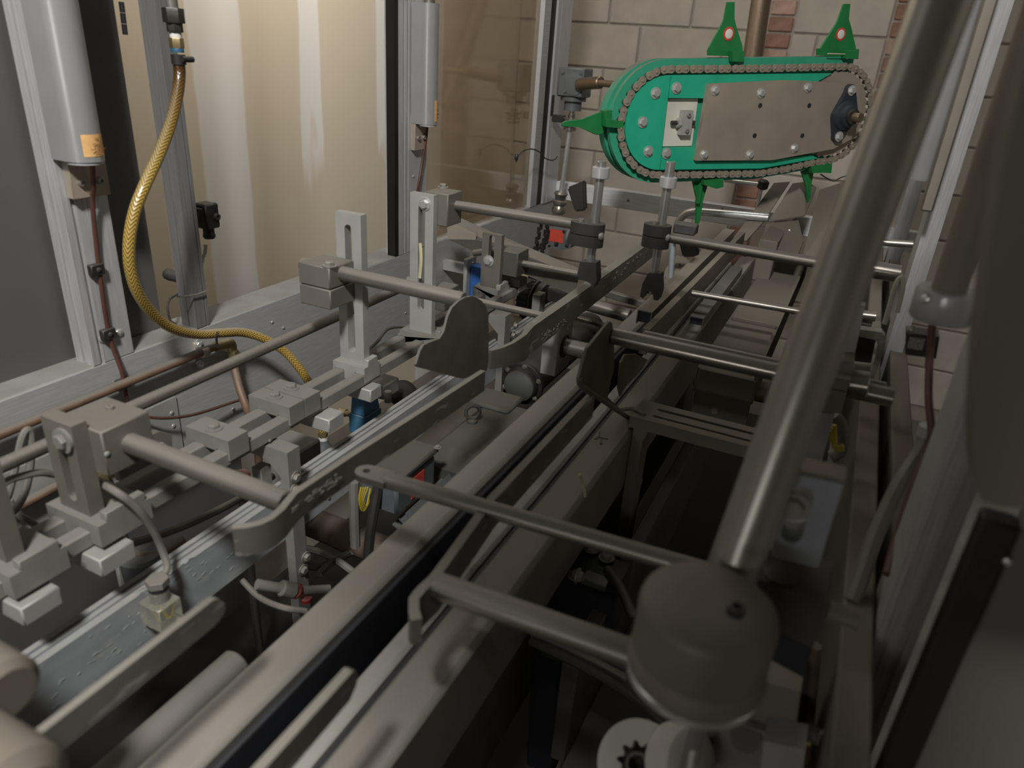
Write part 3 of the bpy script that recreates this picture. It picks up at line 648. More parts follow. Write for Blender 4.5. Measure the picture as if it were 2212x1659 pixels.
out = [(1020,640),(1030,643),(1041,650),(1050,662),(1055,678),(1056,720),(1055,780),(1052,800),(1035,808),(1000,818),(985,815),(902,793),(899,788),(908,758),(915,746),(935,737),(950,732),(960,715),(968,683),(977,664),(992,650),(1006,642)]
q = MB(); q.prism([V(x, y, X=XP) for x, y in out], EX*-.004)
q.build('end_plate', dsteel, gb)
# ---- far guide rail with three arms
gc = thing('guide_rail', 'long scraped guide rail with a curled near end, held by two thin arms', 'guide rail', W(-.48, 1.5, -.46))
path = [V(x, y, Z=-.449) for x, y in ((1059,757),(1084,750),(1108,739),(1132,722))]+[W(-.478, 1.13, -.449), W(-.480, 1.3, -.449), W(-.483, 1.6, -.449), W(-.488, 2.0, -.449)]
strip(path, [.006,.006,.007,.009,.015,.020,.022,.022], [.033,.036,.042,.05,.052,.052,.052,.052]).build('guide_bar', guide, gc)
rod('arm_rod', W(-.715, 1.238, -.466), W(-.482, 1.238, -.466), .0075, steelc, '', gc)
rod('arm_rod', W(-.735, 1.60, -.478), W(-.485, 1.60, -.478), .0085, steelc, '', gc)
rod('rod_stub', V(880,604,Y=1.22), W(-.74, 1.222, -.452), .0085, steel, 'short dark rod end left of the tallest upright, lower block')
rod('rod_stub', V(1023,547,Y=1.60), W(-.775, 1.60, -.452), .0085, steel, 'short dark rod end left of the short far upright')
def scuffs(par, X, polys, n, m, seed):
    """flakes of worn coating: thin irregular chips lying on the guide's face"""
    rnd = random.Random(seed); q = MB()
    for x0, y0, x1, y1, wd in polys:
        for i in range(n):
            t = rnd.random(); px = x0+(x1-x0)*t; py = y0+(y1-y0)*t+rnd.gauss(0, wd)
            c = V(px, py, X=X); L_ = rnd.uniform(.0015, .006); h_ = rnd.uniform(.0005, .0018); k = rnd.randint(4, 6)
            sl = rnd.uniform(-.3, .3); pts = []
            for j in range(k):
                a = 2*PI*j/k; r = rnd.uniform(.6, 1.1); pts.append(c+EY*(L_*r*math.cos(a))+EZ*(h_*r*math.sin(a)+sl*L_*math.cos(a)))
            q.prism(pts, EX*.0003)
    o = q.build('worn_flakes', m, par); o['kind'] = 'stuff'; return o
flake = mat('bright_worn_metal', (.62,.61,.57), .4, .3, 0, .2, 200)
scuffs(ga, -.4645, ((660,1078,738,1028,6),(600,1118,640,1098,3)), 34, flake, 3)
scuffs(gc, -.4688, ((1170,732,1225,690,5),), 40, flake, 5)
scuffs(gc, -.4722, ((1270,640,1345,590,3),(1330,590,1385,548,3)), 22, flake, 6)
scuffs(rb, -.7079, ((110,1500,330,1330,30),(300,1270,420,1220,14),(430,1240,600,1140,14)), 26, mat('scratch_metal', (.60,.62,.64), .35, .5, 0, .1, 200), 9)
# ---- cross clamps with hanging fingers
def cross_clamp(label, yc, xr, z0, z1, zc, zm, bodyx, handle, hy, claw, arm):
    t = thing('cross_clamp', label, 'clamp', W(bodyx, yc, zm))
    def stad(z0_, z1_, r, x0, x1, name):
        pts = []
        for i in range(9): a = PI/2+PI*i/8; pts.append(W(x0+r*math.cos(a), yc-.004+r*math.sin(a), z0_))
        for i in range(9): a = -PI/2+PI*i/8; pts.append(W(x1+r*math.cos(a), yc-.004+r*math.sin(a), z0_))
        MB().prism(pts, EZ*(z1_-z0_)).build(name, blackd, t)
    x0, x1 = min(bodyx, xr), max(bodyx, xr)
    stad(zm+.0015, zm+.0215, .0205, x0, x1, 'upper_jaw'); stad(zm-.0205, zm-.0005, .0205, x0, x1, 'lower_jaw')
    bolt(t, W(bodyx, yc-.010, zm+.0215), EZ, .0055, 'cap', zincd, 'jaw_screw')
    bolt(t, W(x1+.018, yc-.012, zm+.002), Vector((1,-.4,0)), .007, 'round', chrome, 'plug')
    MB().cyl(W(xr+.000, yc, z0), W(xr, yc, z1), .0082, 20, None, .001).build('drop_rod', rodv, t)
    MB().lathe(W(xr, yc, zc), EZ, [(0,.0145),(.001,.0155),(.018,.0155),(.019,.0145)], 24).build('collar', aluv, t)
    q = MB(); q.prism([V(x, y, Y=yc+hy) for x, y in handle], EY*.014)
    bmesh.ops.bevel(q.bm, geom=list(q.bm.edges), offset=.003, segments=2, affect='EDGES'); q.build('lever', black, t)
    q = MB(); q.prism([V(x, y, Y=yc-.012) for x, y in claw], EY*.026); q.build('claw', blackd, t)
    MB().cyl(*arm, .0095, 24, None, .001).build('arm_rod', steel, t)
    return t
cross_clamp('black cross clamp with raised lever on the left long arm, holding a drop rod', 1.24, -.413, -.372, -.163, -.192, -.292, -.436,
    [(1224,405),(1262,390),(1264,455),(1241,458)], .03, [(1253,566),(1287,568),(1289,606),(1281,622),(1275,612),(1262,606),(1249,604),(1247,590)], (W(-.80, 1.24, -.281), W(-.43, 1.24, -.279)))
cross_clamp('black cross clamp on the right long arm below the green unit, lever hanging down', 1.32, -.311, -.405, -.160, -.205, -.293, -.322,
    [(1464,516),(1500,520),(1511,548),(1503,555),(1474,556)], .03, [(1400,590),(1426,592),(1427,630),(1421,649),(1412,648),(1410,632),(1399,628),(1388,645),(1382,640),(1388,612)], (W(-.335, 1.325, -.294), W(.10, 1.325, -.297)))
# ---- flat guides in the foreground
def flat_guide(label, px, X, th, m, y_end, z_t, z_b):
    t = [V(x, y, X=X) for x, y in px]
    t += [W(X, y_end, z_b), W(X, y_end, z_t)]
    return one('flat_guide', MB().prism(t, EX*-th), m, label, 'guide rail')
flat_guide('flat guide with a rounded tip beside the clear sensor cube, lower left', [(463,1295),(474,1294),(484,1302),(487,1313),(483,1326),(474,1340),(463,1353)], -.417, .007, guide, .02, V(463,1295,X=-.417).z-H, V(463,1353,X=-.417).z-H)
flat_guide('flat guide with a pointed tip between the conveyor rails at the bottom edge', [(762,1450),(769,1449),(774,1457),(770,1480),(756,1513)], -.262, .008, guide, .05, V(762,1450,X=-.262).z-H, V(756,1513,X=-.262).z-H-.006)
nk = thing('support_rod', 'blurred round rod end at the lower left edge of the photo', 'knob', V(60,1495,D=.50))
e_ = V(22,1500,D=.50)
MB().cyl(e_-EX*.25, e_, .0245, 30, None, .006).build('rod', dtan, nk)
nk2 = thing('support_rod', 'blurred thick arm filling the bottom left corner of the photo', 'rod', V(60,1690,D=.42))
e_ = V(55,1745,D=.42)
MB().cyl(e_-EX*.25, e_, .033, 30, None, .010).build('rod', dtan, nk2)
one('round_bar', MB().cyl(W(-.51, .02, -.655), W(-.51, .43, -.655), .020, 24, None, .003), dkb, 'dusty blurred round bar between the left rail and the flat guide, lower left', 'bar')
# ---- right guides
gd = thing('product_guide', 'right guide with an upturned curl and thick arm in front of the big pipe', 'guide rail', W(-.2, .455, -.45))
path = [V(x, y, Z=-.447) for x, y in ((900,1338),(894,1318),(894,1292),(911,1271),(937,1247),(968,1205))]+[W(-.283, .60, -.447), W(-.282, .85, -.447), W(-.281, .92, -.447)]
strip(path, .0095, [.028,.034,.038,.04,.04,.04,.04,.04,.04]).build('guide_bar', guide, gd)
rod('arm_rod', W(-.268, .456, -.455), W(-.035, .462, -.450), .0127, steel, '', gd)
ey = thing('eye_rod', 'rod with a flattened drilled eye reaching over the left conveyor rail', 'rod', W(-.25, .58, -.45))
pts = []
e0 = V(792,1017,Z=-.444); dirx = (W(-.10,.594,-.444)-e0); dirx.z = 0; dirx.normalize(); dn = Vector((-dirx.y, dirx.x, 0))
o_, i_ = [], []
k = 16
for i in range(k):
    a = 2*PI*i/k; i_.append(e0+dirx*.0045*math.cos(a)+dn*.0045*math.sin(a))
    ca, sa = math.cos(a), math.sin(a)
    o_.append(e0+dirx*(.0135*ca if ca < 0 else .030*min(1, ca*1.5))+dn*(.0135*sa if ca < 0 else .0135*(1 if sa > .3 else -1 if sa < -.3 else sa/.3)))
MB().holed(o_, i_, EZ*-.008).build('eye', steel, ey)
MB().cyl(e0+dirx*.024-EZ*.0045, e0+dirx*.42-EZ*.0045, .0098, 22, None, .002).build('arm_rod', steel, ey)
gr = thing('product_guide', 'bright thick arm with a dark bent deflector plate above the right rail', 'guide plate', W(-.2, .977, -.375))
rod('arm_rod', W(-.278, .977, -.375), W(.105, .977, -.375), .0127, steelc, '', gr)
XP = -.279
out = [(1317,694),(1309,703),(1289,728),(1269,752),(1258,790),(1251,817),(1254,830),(1268,841),(1314,872),(1361,904),(1336,880),(1313,858),(1319,825),(1326,800),(1327,738),(1323,698)]
MB().prism([V(x, y, X=XP) for x, y in out], EX*-.004).build('deflector_plate', dsteel, gr)
MB().tube([V(x, y, X=XP-.001) for x, y in ((1251,817),(1254,831),(1268,843),(1314,873),(1361,905))], .0045, 8, 4).build('rolled_edge', dsteel, gr)
one('deflector', MB().prism([V(x, y, X=-.30) for x, y in ((1350,766),(1341,783),(1339,806),(1336,838),(1340,856),(1350,838),(1385,800),(1399,777),(1375,765))], EX*-.003), dsteel, 'second smaller deflector sheet behind the dark bent plate', 'deflector')
rod('thin_rod', W(-.25, 1.055, -.392), W(.10, 1.055, -.392), .0075, steelc, 'thinner rod just behind the bright thick arm')
gf = thing('guide_rail', 'right far guide rail with a thin bright rod, beyond the deflector', 'guide rail', W(-.28, 1.6, -.45))
strip([W(-.290,1.235,-.447), W(-.286,1.6,-.447), W(-.281,2.25,-.447)], .014, .05).build('guide_bar', tan, gf)
rod('arm_rod', W(-.276, 1.548, -.456), W(.09, 1.57, -.456), .0072, steelc, '', gf)
def channel(label, x0, x1, y0, y1, zt, ht, m=guide):
    t = thing('channel_guide', label, 'guide rail', W((x0+x1)/2, (y0+y1)/2, zt-ht)); th = .0022
    prof = [(x0,zt-ht),(x0,zt),(x1,zt),(x1,zt-ht),(x1-th,zt-ht),(x1-th,zt-th),(x0+th,zt-th),(x0+th,zt-ht)]
    MB().prism([W(x, y0, z) for x, z in prof], EY*(y1-y0)).build('channel', m, t)
    MB().box(x0+th, x1-th, y0+.012, y1, zt-ht*.95, zt-th, 0).build('core', bearing, t)  # dark block stands in for the shade inside the hollow channel
channel('dark channel guide with an open end under the right cross clamp', -.343, -.312, 1.36, 2.3, -.455, .03, tan)
channel('small channel guide with an open end right of the far right guide rail', -.262, -.232, 1.50, 2.0, -.492, .022, dsteel)
# ================================================================== CONVEYOR
cv = thing('conveyor', 'double-railed conveyor with a dark chain running the length of the machine', 'conveyor', W(-.36, 1.2, -.72))
MB().box(-.461, -.410, -.2, 2.6, -.652, -.600, .007).build('left_rail', conv, cv)
MB().box(-.410, -.402, -.2, 2.6, -.70, -.612, .002).build('rubber_side', rubber, cv)
MB().box(-.318, -.262, -.2, 2.6, -.725, -.600, .007).build('right_rail', conv, cv)
MB().box(-.326, -.319, -.2, 2.6, -.70, -.612, .001).build('side_strip', rubber, cv)
MB().box(-.366, -.340, -.2, 2.6, -.665, -.628, .005).build('wear_strip', wears, cv)
MB().box(-.402, -.326, -.2, 2.6, -.735, -.725, 0).build('trough', rubber, cv)
ch = MB().box(-.392, -.374, -.1, 2.5, -.724, -.705, 0).build('chain', rubber, cv)
q = MB(); q.lathe(Vector((-.010,0,0)), EX, [(0,.006),(.020,.006)], 8); q.obox(Vector((-.009,.008,0)), EX, EY, EZ, .002, .011, .0065, .0015); q.obox(Vector((.009,.008,0)), EX, EY, EZ, .002, .011, .0065, .0015)
lk = bpy.data.meshes.new('chain_link'); bmesh.ops.recalc_face_normals(q.bm, faces=q.bm.faces); q.bm.to_mesh(lk); q.bm.free(); lk.materials.append(mat('greasy_chain', (.035,.033,.03), .45, .6, .3, .3, 60))
for i in range(50):
    o = bpy.data.objects.new('chain_link', lk); COL.objects.link(o); o.parent = ch
    o.location = W(-.384, .05+i*.0255, -.690+.002*math.sin(i*1.7))-ORG['conveyor']; o.rotation_euler = (.25*math.sin(i*2.1), 0, .12*math.sin(i*1.3))
MB().box(-.455, -.430, .3, 2.4, -.78, -.652, .002).build('under_frame', dsteel, cv)
MB().box(-.31, -.29, .3, 2.4, -.95, -.725, .002).build('under_frame', dsteel, cv)
# scrap of glue hanging on the right rail, a cracked crust on its top
one('glue_string', MB().tube([V(1252,1025,X=-.261), V(1258,1040,X=-.260), V(1262,1055,X=-.258), V(1264,1072,X=-.258)], .0022, 6), MATS['yellowed_adhesive'], 'dried yellow string of glue hanging on the side of the right rail', 'debris')
q = MB()
for a, b, c in (((1296,930),(1292,945),(1284,948)),((1288,944),(1302,946),(1314,948)),((1300,948),(1296,958),(1302,958))): q.tube([V(x, y, Z=-.599) for x, y in (a, b, c)], .0012, 5, 3)
one('debris_crust', q, dsteel, 'dark cracked flakes lying on top of the right rail', 'debris')
# ================================================================== SLOTTED BRACKET ON THE RIGHT RAIL
br = thing('slotted_bracket', 'worn flat bracket with two long slots standing on the right rail', 'bracket', W(-.26, 1.16, -.95))
pts = [(-.27,1.128),(.02,1.128),(.02,1.147),(-.232,1.147),(-.236,1.151),(-.232,1.155),(.02,1.155),(.02,1.176),(-.232,1.176),(-.236,1.181),(-.232,1.186),(.02,1.186),(.02,1.206),(-.27,1.206)]
MB().prism([W(x, y, -.596) for x, y in pts], EZ*.022).build('slotted_plate', tan, br)
q = MB(); q.prism([W(-.2612, 1.130, z)+EX*x for x, z in ((0,-.596),(.028,-.596),(.020,-.62),(.020,-.95),(0,-.95))], EY*.05); q.build('leg', tan, br)
bolt(br, V(1379,1037,X=-.248), EX, .007, 'hex', zincd); bolt(br, V(1247,1243,X=-.24), EX, .008, 'hex', zincd)
MB().tube([V(1340,885,Z=-.572), V(1368,883,Z=-.570), V(1385,890,Z=-.571), V(1392,896,Z=-.572)], .004, 6).build('glue_blob', tan, br)
# ================================================================== UNDER THE GUIDES, LEFT OF THE CONVEYOR
bp = thing('bearing_plate', 'bright edged bearing plate with a stub shaft left of the conveyor', 'bearing', W(-.51, 1.39, -.65))
MB().box(-.537, -.50, 1.346, 1.43, -.640, -.53, .0015).build('plate', alup, bp)
MB().cyl(W(-.499, 1.385, -.580), W(-.40, 1.385, -.580), .0185, 24, None, .001).build('shaft', steelc, bp)
MB().pipe(W(-.4995, 1.385, -.580), W(-.497, 1.385, -.580), .0225, .0255).build('ring', black, bp)
for px, py in ((1227,711),(1216,735),(1212,778),(1197,772)): bolt(bp, V(px, py, X=-.50), EX, .003, 'round', chrome)
ls = thing('lead_screw', 'short threaded lead screw behind the scraped guide rail', 'screw', V(1270,692,Y=1.62))
q = MB(); p0, p1_ = V(1225,680,Y=1.62), V(1312,705,Y=1.62); n = 26; prof = []
L = (p1_-p0).length
for i in range(n): prof += [(L*i/n, .0058), (L*(i+.5)/n, .0078)]
q.lathe(p0, p1_-p0, prof, 14); q.build('thread', steelc, ls)
one('roller', MB().cyl(V(1262,655,Y=1.85), V(1360,683,Y=1.85), .019, 24, None, .002), steelc, 'steel roller crossing under the scraped guide rail', 'roller')
one('cross_bar', MB().beam(V(1275,622,Y=2.0), V(1400,660,Y=2.0), .02, .02, None, .002), dsteel, 'dark square bar behind the steel roller', 'bar')
gbx = thing('gear_reducer', 'dusty rounded gearbox with an eye bolt left of the conveyor', 'gearbox', W(-.6, 1.35, -.9))
MB().box(-.70, -.49, 1.10, 1.415, -.93, -.755, .035).build('housing', motor, gbx)
MB().box(-.705, -.60, 1.33, 1.42, -.76, -.745, .006).build('top_plate', motor, gbx)
c = V(1020,912,Z=-.755); q = MB()
q.tube([c+EZ*.026+Vector((math.cos(t)*.016*.75, math.cos(t)*.016*.66, math.sin(t)*.016)) for t in [2*PI*i/14 for i in range(15)]], .0046, 10, 1, False); q.lathe(c, EZ, [(0,.012),(.006,.012),(.010,.007)], 16); q.build('eye_bolt', motor, gbx)
jb = thing('junction_box', 'blue-grey motor junction box with a red sticker under the slotted beam', 'motor', W(-.66, .98, -.80))
MB().box(-.705, -.622, .915, 1.05, -.792, -.722, .006).build('box', mgrey, jb)
MB().box(-.71, -.617, .91, 1.055, -.722, -.708, .004).build('lid', motor, jb)
MB().obox(W(-.6212, .985, -.758), EY, EZ, EX, .022, .022, .0006, 0).build('sticker', redl, jb)
bolt(jb, V(945,967,Z=-.708), EZ, .005, 'hex', zincd)
mt = thing('electric_motor', 'dusty finned motor beside the junction box, below the conveyor', 'motor', W(-.58, 1.08, -.82))
MB().cyl(W(-.57, .93, -.86), W(-.57, 1.10, -.86), .062, 28, None, .006).build('body', mgrey, mt)
for i in range(9):
    a = PI*(.12+.095*i); c = W(-.57+.070*math.cos(a), 1.015, -.86+.070*math.sin(a))
    MB().obox(c, Vector((math.cos(a),0,math.sin(a))), EY, Vector((-math.sin(a),0,math.cos(a))), .012, .08, .0014, 0).build('fin', mgrey, mt)
mc = thing('drum_motor', 'dark cylinder with a dusty end cap and flange ring below the far guide rail', 'motor', W(-.62, 1.6, -.85))
cc = V(1122,833,Y=1.46)
MB().lathe(cc, EY, [(0,.040),(.010,.046),(.05,.046),(.5,.046)], 28).build('drum', black, mc)
MB().lathe(cc+EY*.012, EY, [(0,.052),(.002,.055),(.012,.055),(.014,.052)], 28).build('flange', black, mc)
MB().lathe(cc-EY*.012, EY, [(0,.030),(.006,.039),(.013,.040)], 28).build('end_cap', motor, mc)
for i in range(6):
    a = 2*PI*i/6+.4; bolt(mc, cc+EY*.011+Vector((math.cos(a)*.048,0,math.sin(a)*.048)), -EY, .0045, 'hex', zincd)
rt = thing('rust_tube', 'dark rust-brown tube crossing under the conveyor below the junction box', 'tube', V(760,1165,Z=-.95))
MB().cyl(V(650,1118,Z=-.97), V(905,1222,Z=-.97), .032, 26, None, .002).build('tube', cwood, rt)
MB().cyl(V(735,1153,Z=-.97), V(775,1170,Z=-.97), .0335, 26, None, .001).build('collar', cwood, rt)
cable('drain_hose', [V(818,1030,X=-.66), V(815,1060,X=-.66), V(808,1100,X=-.66), V(800,1150,X=-.66), V(795,1200,X=-.66)], .0095, bcable, 'black hose hanging below the eye of the drilled rod')
cable('drain_hose', [V(765,1040,X=-.70), V(765,1080,X=-.70), V(766,1130,X=-.70), V(768,1180,X=-.70)], .0095, gcable, 'brown-grey hose hanging left of the black hose under the beam')
q = MB()
for k in range(4): q.tube([V(780+5*k,1052,X=-.67), V(776+3*k,1078,X=-.67), V(781+3*k,1102-3*k,X=-.67), V(790+2*k,1098-4*k,X=-.67), V(797,1070,X=-.67), V(800,1055,X=-.67)], .0015, 6, 5)
o = q.build('wire_bundle', ycable); tag(o, 'loop of yellow and green wires hanging by the junction box', 'wires')
for k, (a, b, c, d) in enumerate((((640,1180),(690,1192),(730,1212),(775,1245)), ((640,1210),(680,1225),(715,1215),(755,1195)), ((690,1240),(715,1215),(735,1205),(765,1190)))):
    cable('floor_cable', [V(x, y, Z=-.98) for x, y in (a, b, c, d)], .0075, gcable if k != 1 else bcable, ('grey cable sagging below the scuffed guide, uppermost of three', 'black cable below the scuffed guide, middle of three', 'grey cable crossing below the scuffed guide, right of the two others')[k])
sv = thing('pipe_coupling', 'dusty pipe coupling with a red collar under the bracket leg', 'fitting', V(640,1272,X=-.62))
MB().cyl(V(555,1262,X=-.66), V(612,1272,X=-.64), .008, 16).build('hose', gcable, sv)
MB().cyl(V(606,1270,X=-.64), V(636,1276,X=-.63), .0125, 18, None, .002).build('coupling', gcable, sv)
MB().cyl(V(636,1275,X=-.63), V(640,1276,X=-.63), .0125, 18).build('collar', redk, sv)
MB().cyl(V(640,1276,X=-.63), V(712,1272,X=-.60), .0068, 16).build('pipe', gcable, sv)
MB().lathe(V(662,1297,X=-.62), EZ, [(0,.009),(.006,.009),(.007,.007)], 16).build('cap', redk, sv)
rdb = thing('red_valve', 'red valve cap with a dusty top below the slide bars at left', 'knob', V(520,1042,X=-.86))
MB().lathe(V(521,1046,X=-.86), EZ, [(0,.017),(.020,.0175),(.022,.016),(.0235,.010)], 8).build('cap', mat('dusty_red_plastic', (.62,.035,.03), .4, 0, .95, .08, 30), rdb)
MB().cyl(V(521,1046,X=-.86)-EZ*.42, V(521,1046,X=-.86), .008, 12).build('stem', steel, rdb)
# air unit under the hose
rg = thing('air_regulator', 'dark dome-shaped air fitting at the lower end of the amber hose', 'regulator', V(698,990,X=-.915))
b = V(698,946,X=-.915)
MB().lathe(b-EZ*.006, EZ, [(0,.0095),(.010,.0095)], 18).build('white_ring', wtape, rg)
MB().lathe(b+EZ*.004, EZ, [(0,.0105),(.010,.0105)], 6).build('nut', brass, rg)
MB().lathe(b-EZ*.050, EZ, [(0,.028),(.014,.028),(.022,.024),(.034,.013),(.046,.0105)], 12).build('body', mgrey, rg)
MB().box(-.90, -.88, .935, .955, -1.165, -.83, .001)
dbx = one('dusty_box', MB().box(-.93, -.85, .905, .985, -.83, -.728, .004).box(-.90, -.88, .935, .955, -1.16, -.83, 0), dustal, 'dusty square box top below the far half of the double clamp', 'box')
bv = thing('solenoid_valve', 'blue valve with tapered top half in the gap below the slide bars', 'valve', V(790,935,X=-.80))
A = [V(x, y, X=-.795) for x, y in ((787,850),(822,836),(819,885),(787,900))]
q = MB(); pts0 = [V(757,905,X=-.84), V(788,900,X=-.80), V(826,880,X=-.80), V(800,884,X=-.84)]
c = V(789,900,X=-.80)
q.hexa([c+Vector(v) for v in ((-.036,-.002,0),(0,-.002,0),(0,.052,0),(-.036,.052,0),(-.033,.0,.040),(-.003,.0,.040),(-.003,.045,.040),(-.033,.045,.040))], .0015); q.build('coil', blue, bv)
MB().hexa([c+Vector(v) for v in ((-.040,-.003,-.045),(.002,-.003,-.045),(.002,.054,-.045),(-.040,.054,-.045),(-.040,-.003,-.001),(.002,-.003,-.001),(.002,.054,-.001),(-.040,.054,-.001))], .0015).build('body', blue, bv)
for dy, dz in ((.010,-.016),(.020,-.019),(.030,-.016)): bolt(bv, c+Vector((.002,dy,dz)), EX, .0022, 'round', chrome)
MB().lathe(c+Vector((-.072,.01,-.012)), EX, [(0,.009),(.016,.009)], 6).build('plug', brass, bv); MB().cyl(c+Vector((-.06,.01,-.012)), c+Vector((-.04,.01,-.012)), .006, 12).build('nipple', brass, bv)
va = thing('valve_actuator', 'dusty block with a black round cap behind the blue valve', 'valve', V(850,870,X=-.82))
MB().obox(V(829,835,X=-.83), EX, EY, EZ, .02, .03, .016, .002).build('block', dustal, va)
MB().cyl(V(838,868,X=-.80), V(838,845,X=-.80), .008, 12).build('neck', zincd, va)
MB().lathe(V(868,856,X=-.86), Vector((.4,-.2,.9)), [(0,.034),(.02,.034),(.03,.026),(.034,.01)], 22).build('cap', black, va)
cable('coiled_lead', [V(797,755,X=-.84), V(815,738,X=-.85), V(835,713,X=-.86), V(858,706,X=-.86), V(882,707,X=-.86)], .0035, gcable, 'grey lead curving behind the tall bright upright')
lp = struct(MB().box(-1.13, -1.115, -.6, 1.02, -H+.02, -.75, 0).build('trim_1', greyp))
fb = thing('filter_bowl', 'dark round filter bowl below the near slide bars', 'filter', V(305,1240,X=-.90))
MB().lathe(V(318,1262,X=-.90), EZ, [(0,.02),(.02,.032),(.06,.034),(.065,.030)], 22).build('bowl', chrome if False else mgrey, fb)
MB().obox(V(262,1240,X=-.93), EX, EY, EZ, .004, .006, .05, .001).build('bracket', alup, fb)
MB().box(-1.02, .12, -.3, 2.55, -1.18, -1.16, 0).build('base_pan', mat('dark_base_pan', (.03,.027,.023), .75, .1, .5, .2, 8, None, 0, .5, (.04,.036,.03)))  # added sheet, its near-black colour stands for the shade under the machine
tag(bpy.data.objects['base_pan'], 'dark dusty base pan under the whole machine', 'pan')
# ================================================================== FAR LEFT GROUP
ch2 = thing('chute', 'folded dark sheet-metal chute sloping behind the far slotted uprights', 'chute', V(1100,530,Y=1.72))
def quadsheet(name, pts, th, m, par):
    n = (pts[1]-pts[0]).cross(pts[2]-pts[0]).normalized(); return MB().prism(pts, n*th).build(name, m, par)
quadsheet('back_side', [V(967,476,Y=1.70), V(990,468,Y=1.74), V(1040,492,Y=1.74), V(1252,580,Y=1.70), V(1252,590,Y=1.68), V(1100,530,Y=1.72), V(1035,508,Y=1.72), V(1029,515,Y=1.70), V(980,497,Y=1.72)], .002, dsteel, ch2)
quadsheet('floor_sheet', [V(968,516,Y=1.64), V(967,476,Y=1.70), V(980,497,Y=1.72), V(1029,505,Y=1.70), V(1028,517,Y=1.64)], .002, tan, ch2)
quadsheet('top_flange', [V(1029,492,Y=1.74), V(1032,512,Y=1.66), V(1250,598,Y=1.62), V(1252,582,Y=1.70), V(1100,528,Y=1.73)], .002, tan, ch2)
quadsheet('front_side', [V(968,517,Y=1.64), V(1028,517,Y=1.64), V(1250,598,Y=1.62), V(1240,640,Y=1.62), V(1060,560,Y=1.64)], .002, dsteel, ch2)
vb = thing('valve_block', 'blue valve with grey end plate behind the short far upright', 'valve', V(1030,630,Y=1.78))
MB().obox(V(1036,612,Y=1.80), EX, EY, EZ, .022, .02, .055, .003).build('body', bluet, vb)
MB().obox(V(1014,600,Y=1.79), EX, EY, EZ, .006, .03, .062, .003).build('end_plate', alup, vb)
MB().box(-1.05, -.93, 1.79, 1.81, -.60, -.57, .001).build('mount', alup, vb)
bolt(vb, V(1021,568,Y=1.76), EX, .004, 'round', chrome)
pu = thing('toothed_pulley', 'black toothed pulley with belt behind the far guide rail', 'pulley', V(1172,650,Y=1.9))
c = V(1176,650,Y=1.95); ax = Vector((.93,-.3,.05)).normalized()
MB().lathe(c-ax*.008, ax, [(0,.072),(.004,.076),(.010,.076),(.011,.066),(.030,.062),(.031,.03)], 32).build('flange', black, pu)
rim = MB(); rim.lathe(c-ax*.055, ax, [(0,.068),(.047,.068)], 32); belt = rim.build('belt', rubber, pu)
a_ = ax.orthogonal().normalized(); b_ = ax.cross(a_)
for i in range(30):
    t = 2*PI*i/30; d = a_*math.cos(t)+b_*math.sin(t)
    MB().obox(c-ax*.031+d*.070, ax, d.cross(ax), d, .022, .0032, .0035, 0).build('tooth', rubber, pu)
MB().lathe(c+ax*.023, ax, [(0,.028),(.02,.028),(.022,.026)], 20).build('hub', bearing, pu)
one('guard_plate', MB().prism([V(x, y, Y=1.97) for x, y in ((1097,600),(1112,572),(1150,580),(1128,620),(1104,618))], EY*.003), mat('yellowed_plate', (.40,.33,.17), .6, .1, .3), 'yellowish plate left of the black toothed pulley', 'plate')
ab = thing('bearing_block', 'bright aluminium bearing block at the far end of the slotted beam', 'bearing', V(1212,645,Y=1.74))
MB().obox(V(1211,632,Y=1.76), EX, EY, EZ, .025, .03, .02, .002).build('block', dustal, ab); MB().box(-.735, -.712, 1.74, 1.78, -.664, -.60, .001).build('foot', dustal, ab); bolt(ab, V(1190,646,Y=1.74), -EX, .006, 'hex', zincd)
g2 = thing('red_label_gearbox', 'small grey gearbox with a red label hanging beyond the long arm', 'gearbox', V(1213,515,Y=2.25))
c = V(1213,515,Y=2.25)
pts = [V(x, y, Y=2.25) for x, y in ((1182,494),(1222,496),(1238,502),(1241,522),(1230,537),(1212,541),(1192,536),(1183,522))]
q = MB(); q.prism(pts, EY*.06); q.build('housing', mgrey, g2)
MB().obox(V(1202,510,Y=2.249), EX, EZ, -EY, .026, .021, .0008, 0).build('label', redl, g2)
MB().obox(V(1202,526,Y=2.246), EX, EY, EZ, .006, .006, .006, .001).build('drain_plug', black, g2)
MB().cyl(V(1232,514,Y=2.26), V(1256,520,Y=2.24), .0075, 14).build('shaft', pipebr, g2)
MB().beam(V(1195,512,Y=2.29), W(-1.05, 2.33, V(1195,512,Y=2.29).z-H-.12), .02, .012, None, .001).build('mount', dsteel, g2)
MB().lathe(V(1228,513,Y=2.26), Vector((1,0,-.02)), [(0,.033),(.008,.033),(.009,.028)], 18).build('flange', mgrey, g2)
for px, py in ((1186,499),(1219,500),(1187,531),(1226,529)): bolt(g2, V(px, py, Y=2.25), -EY, .005, 'cap', black)
rc = thing('roller_chain', 'two dark chain strands hanging left of the red-label gearbox', 'chain', V(1165,520,Y=2.2))
q = MB(); q.lathe(Vector((0,-.006,0)), EY, [(0,.005),(.012,.005)], 8); q.obox(Vector((0,-.006,.009)), EX, EY, EZ, .006, .0014, .012, .001)
me = bpy.data.meshes.new('link'); q.bm.to_mesh(me); q.bm.free(); me.materials.append(mat('dark_chain', (.06,.055,.05), .4, .7, .1, .3, 50))
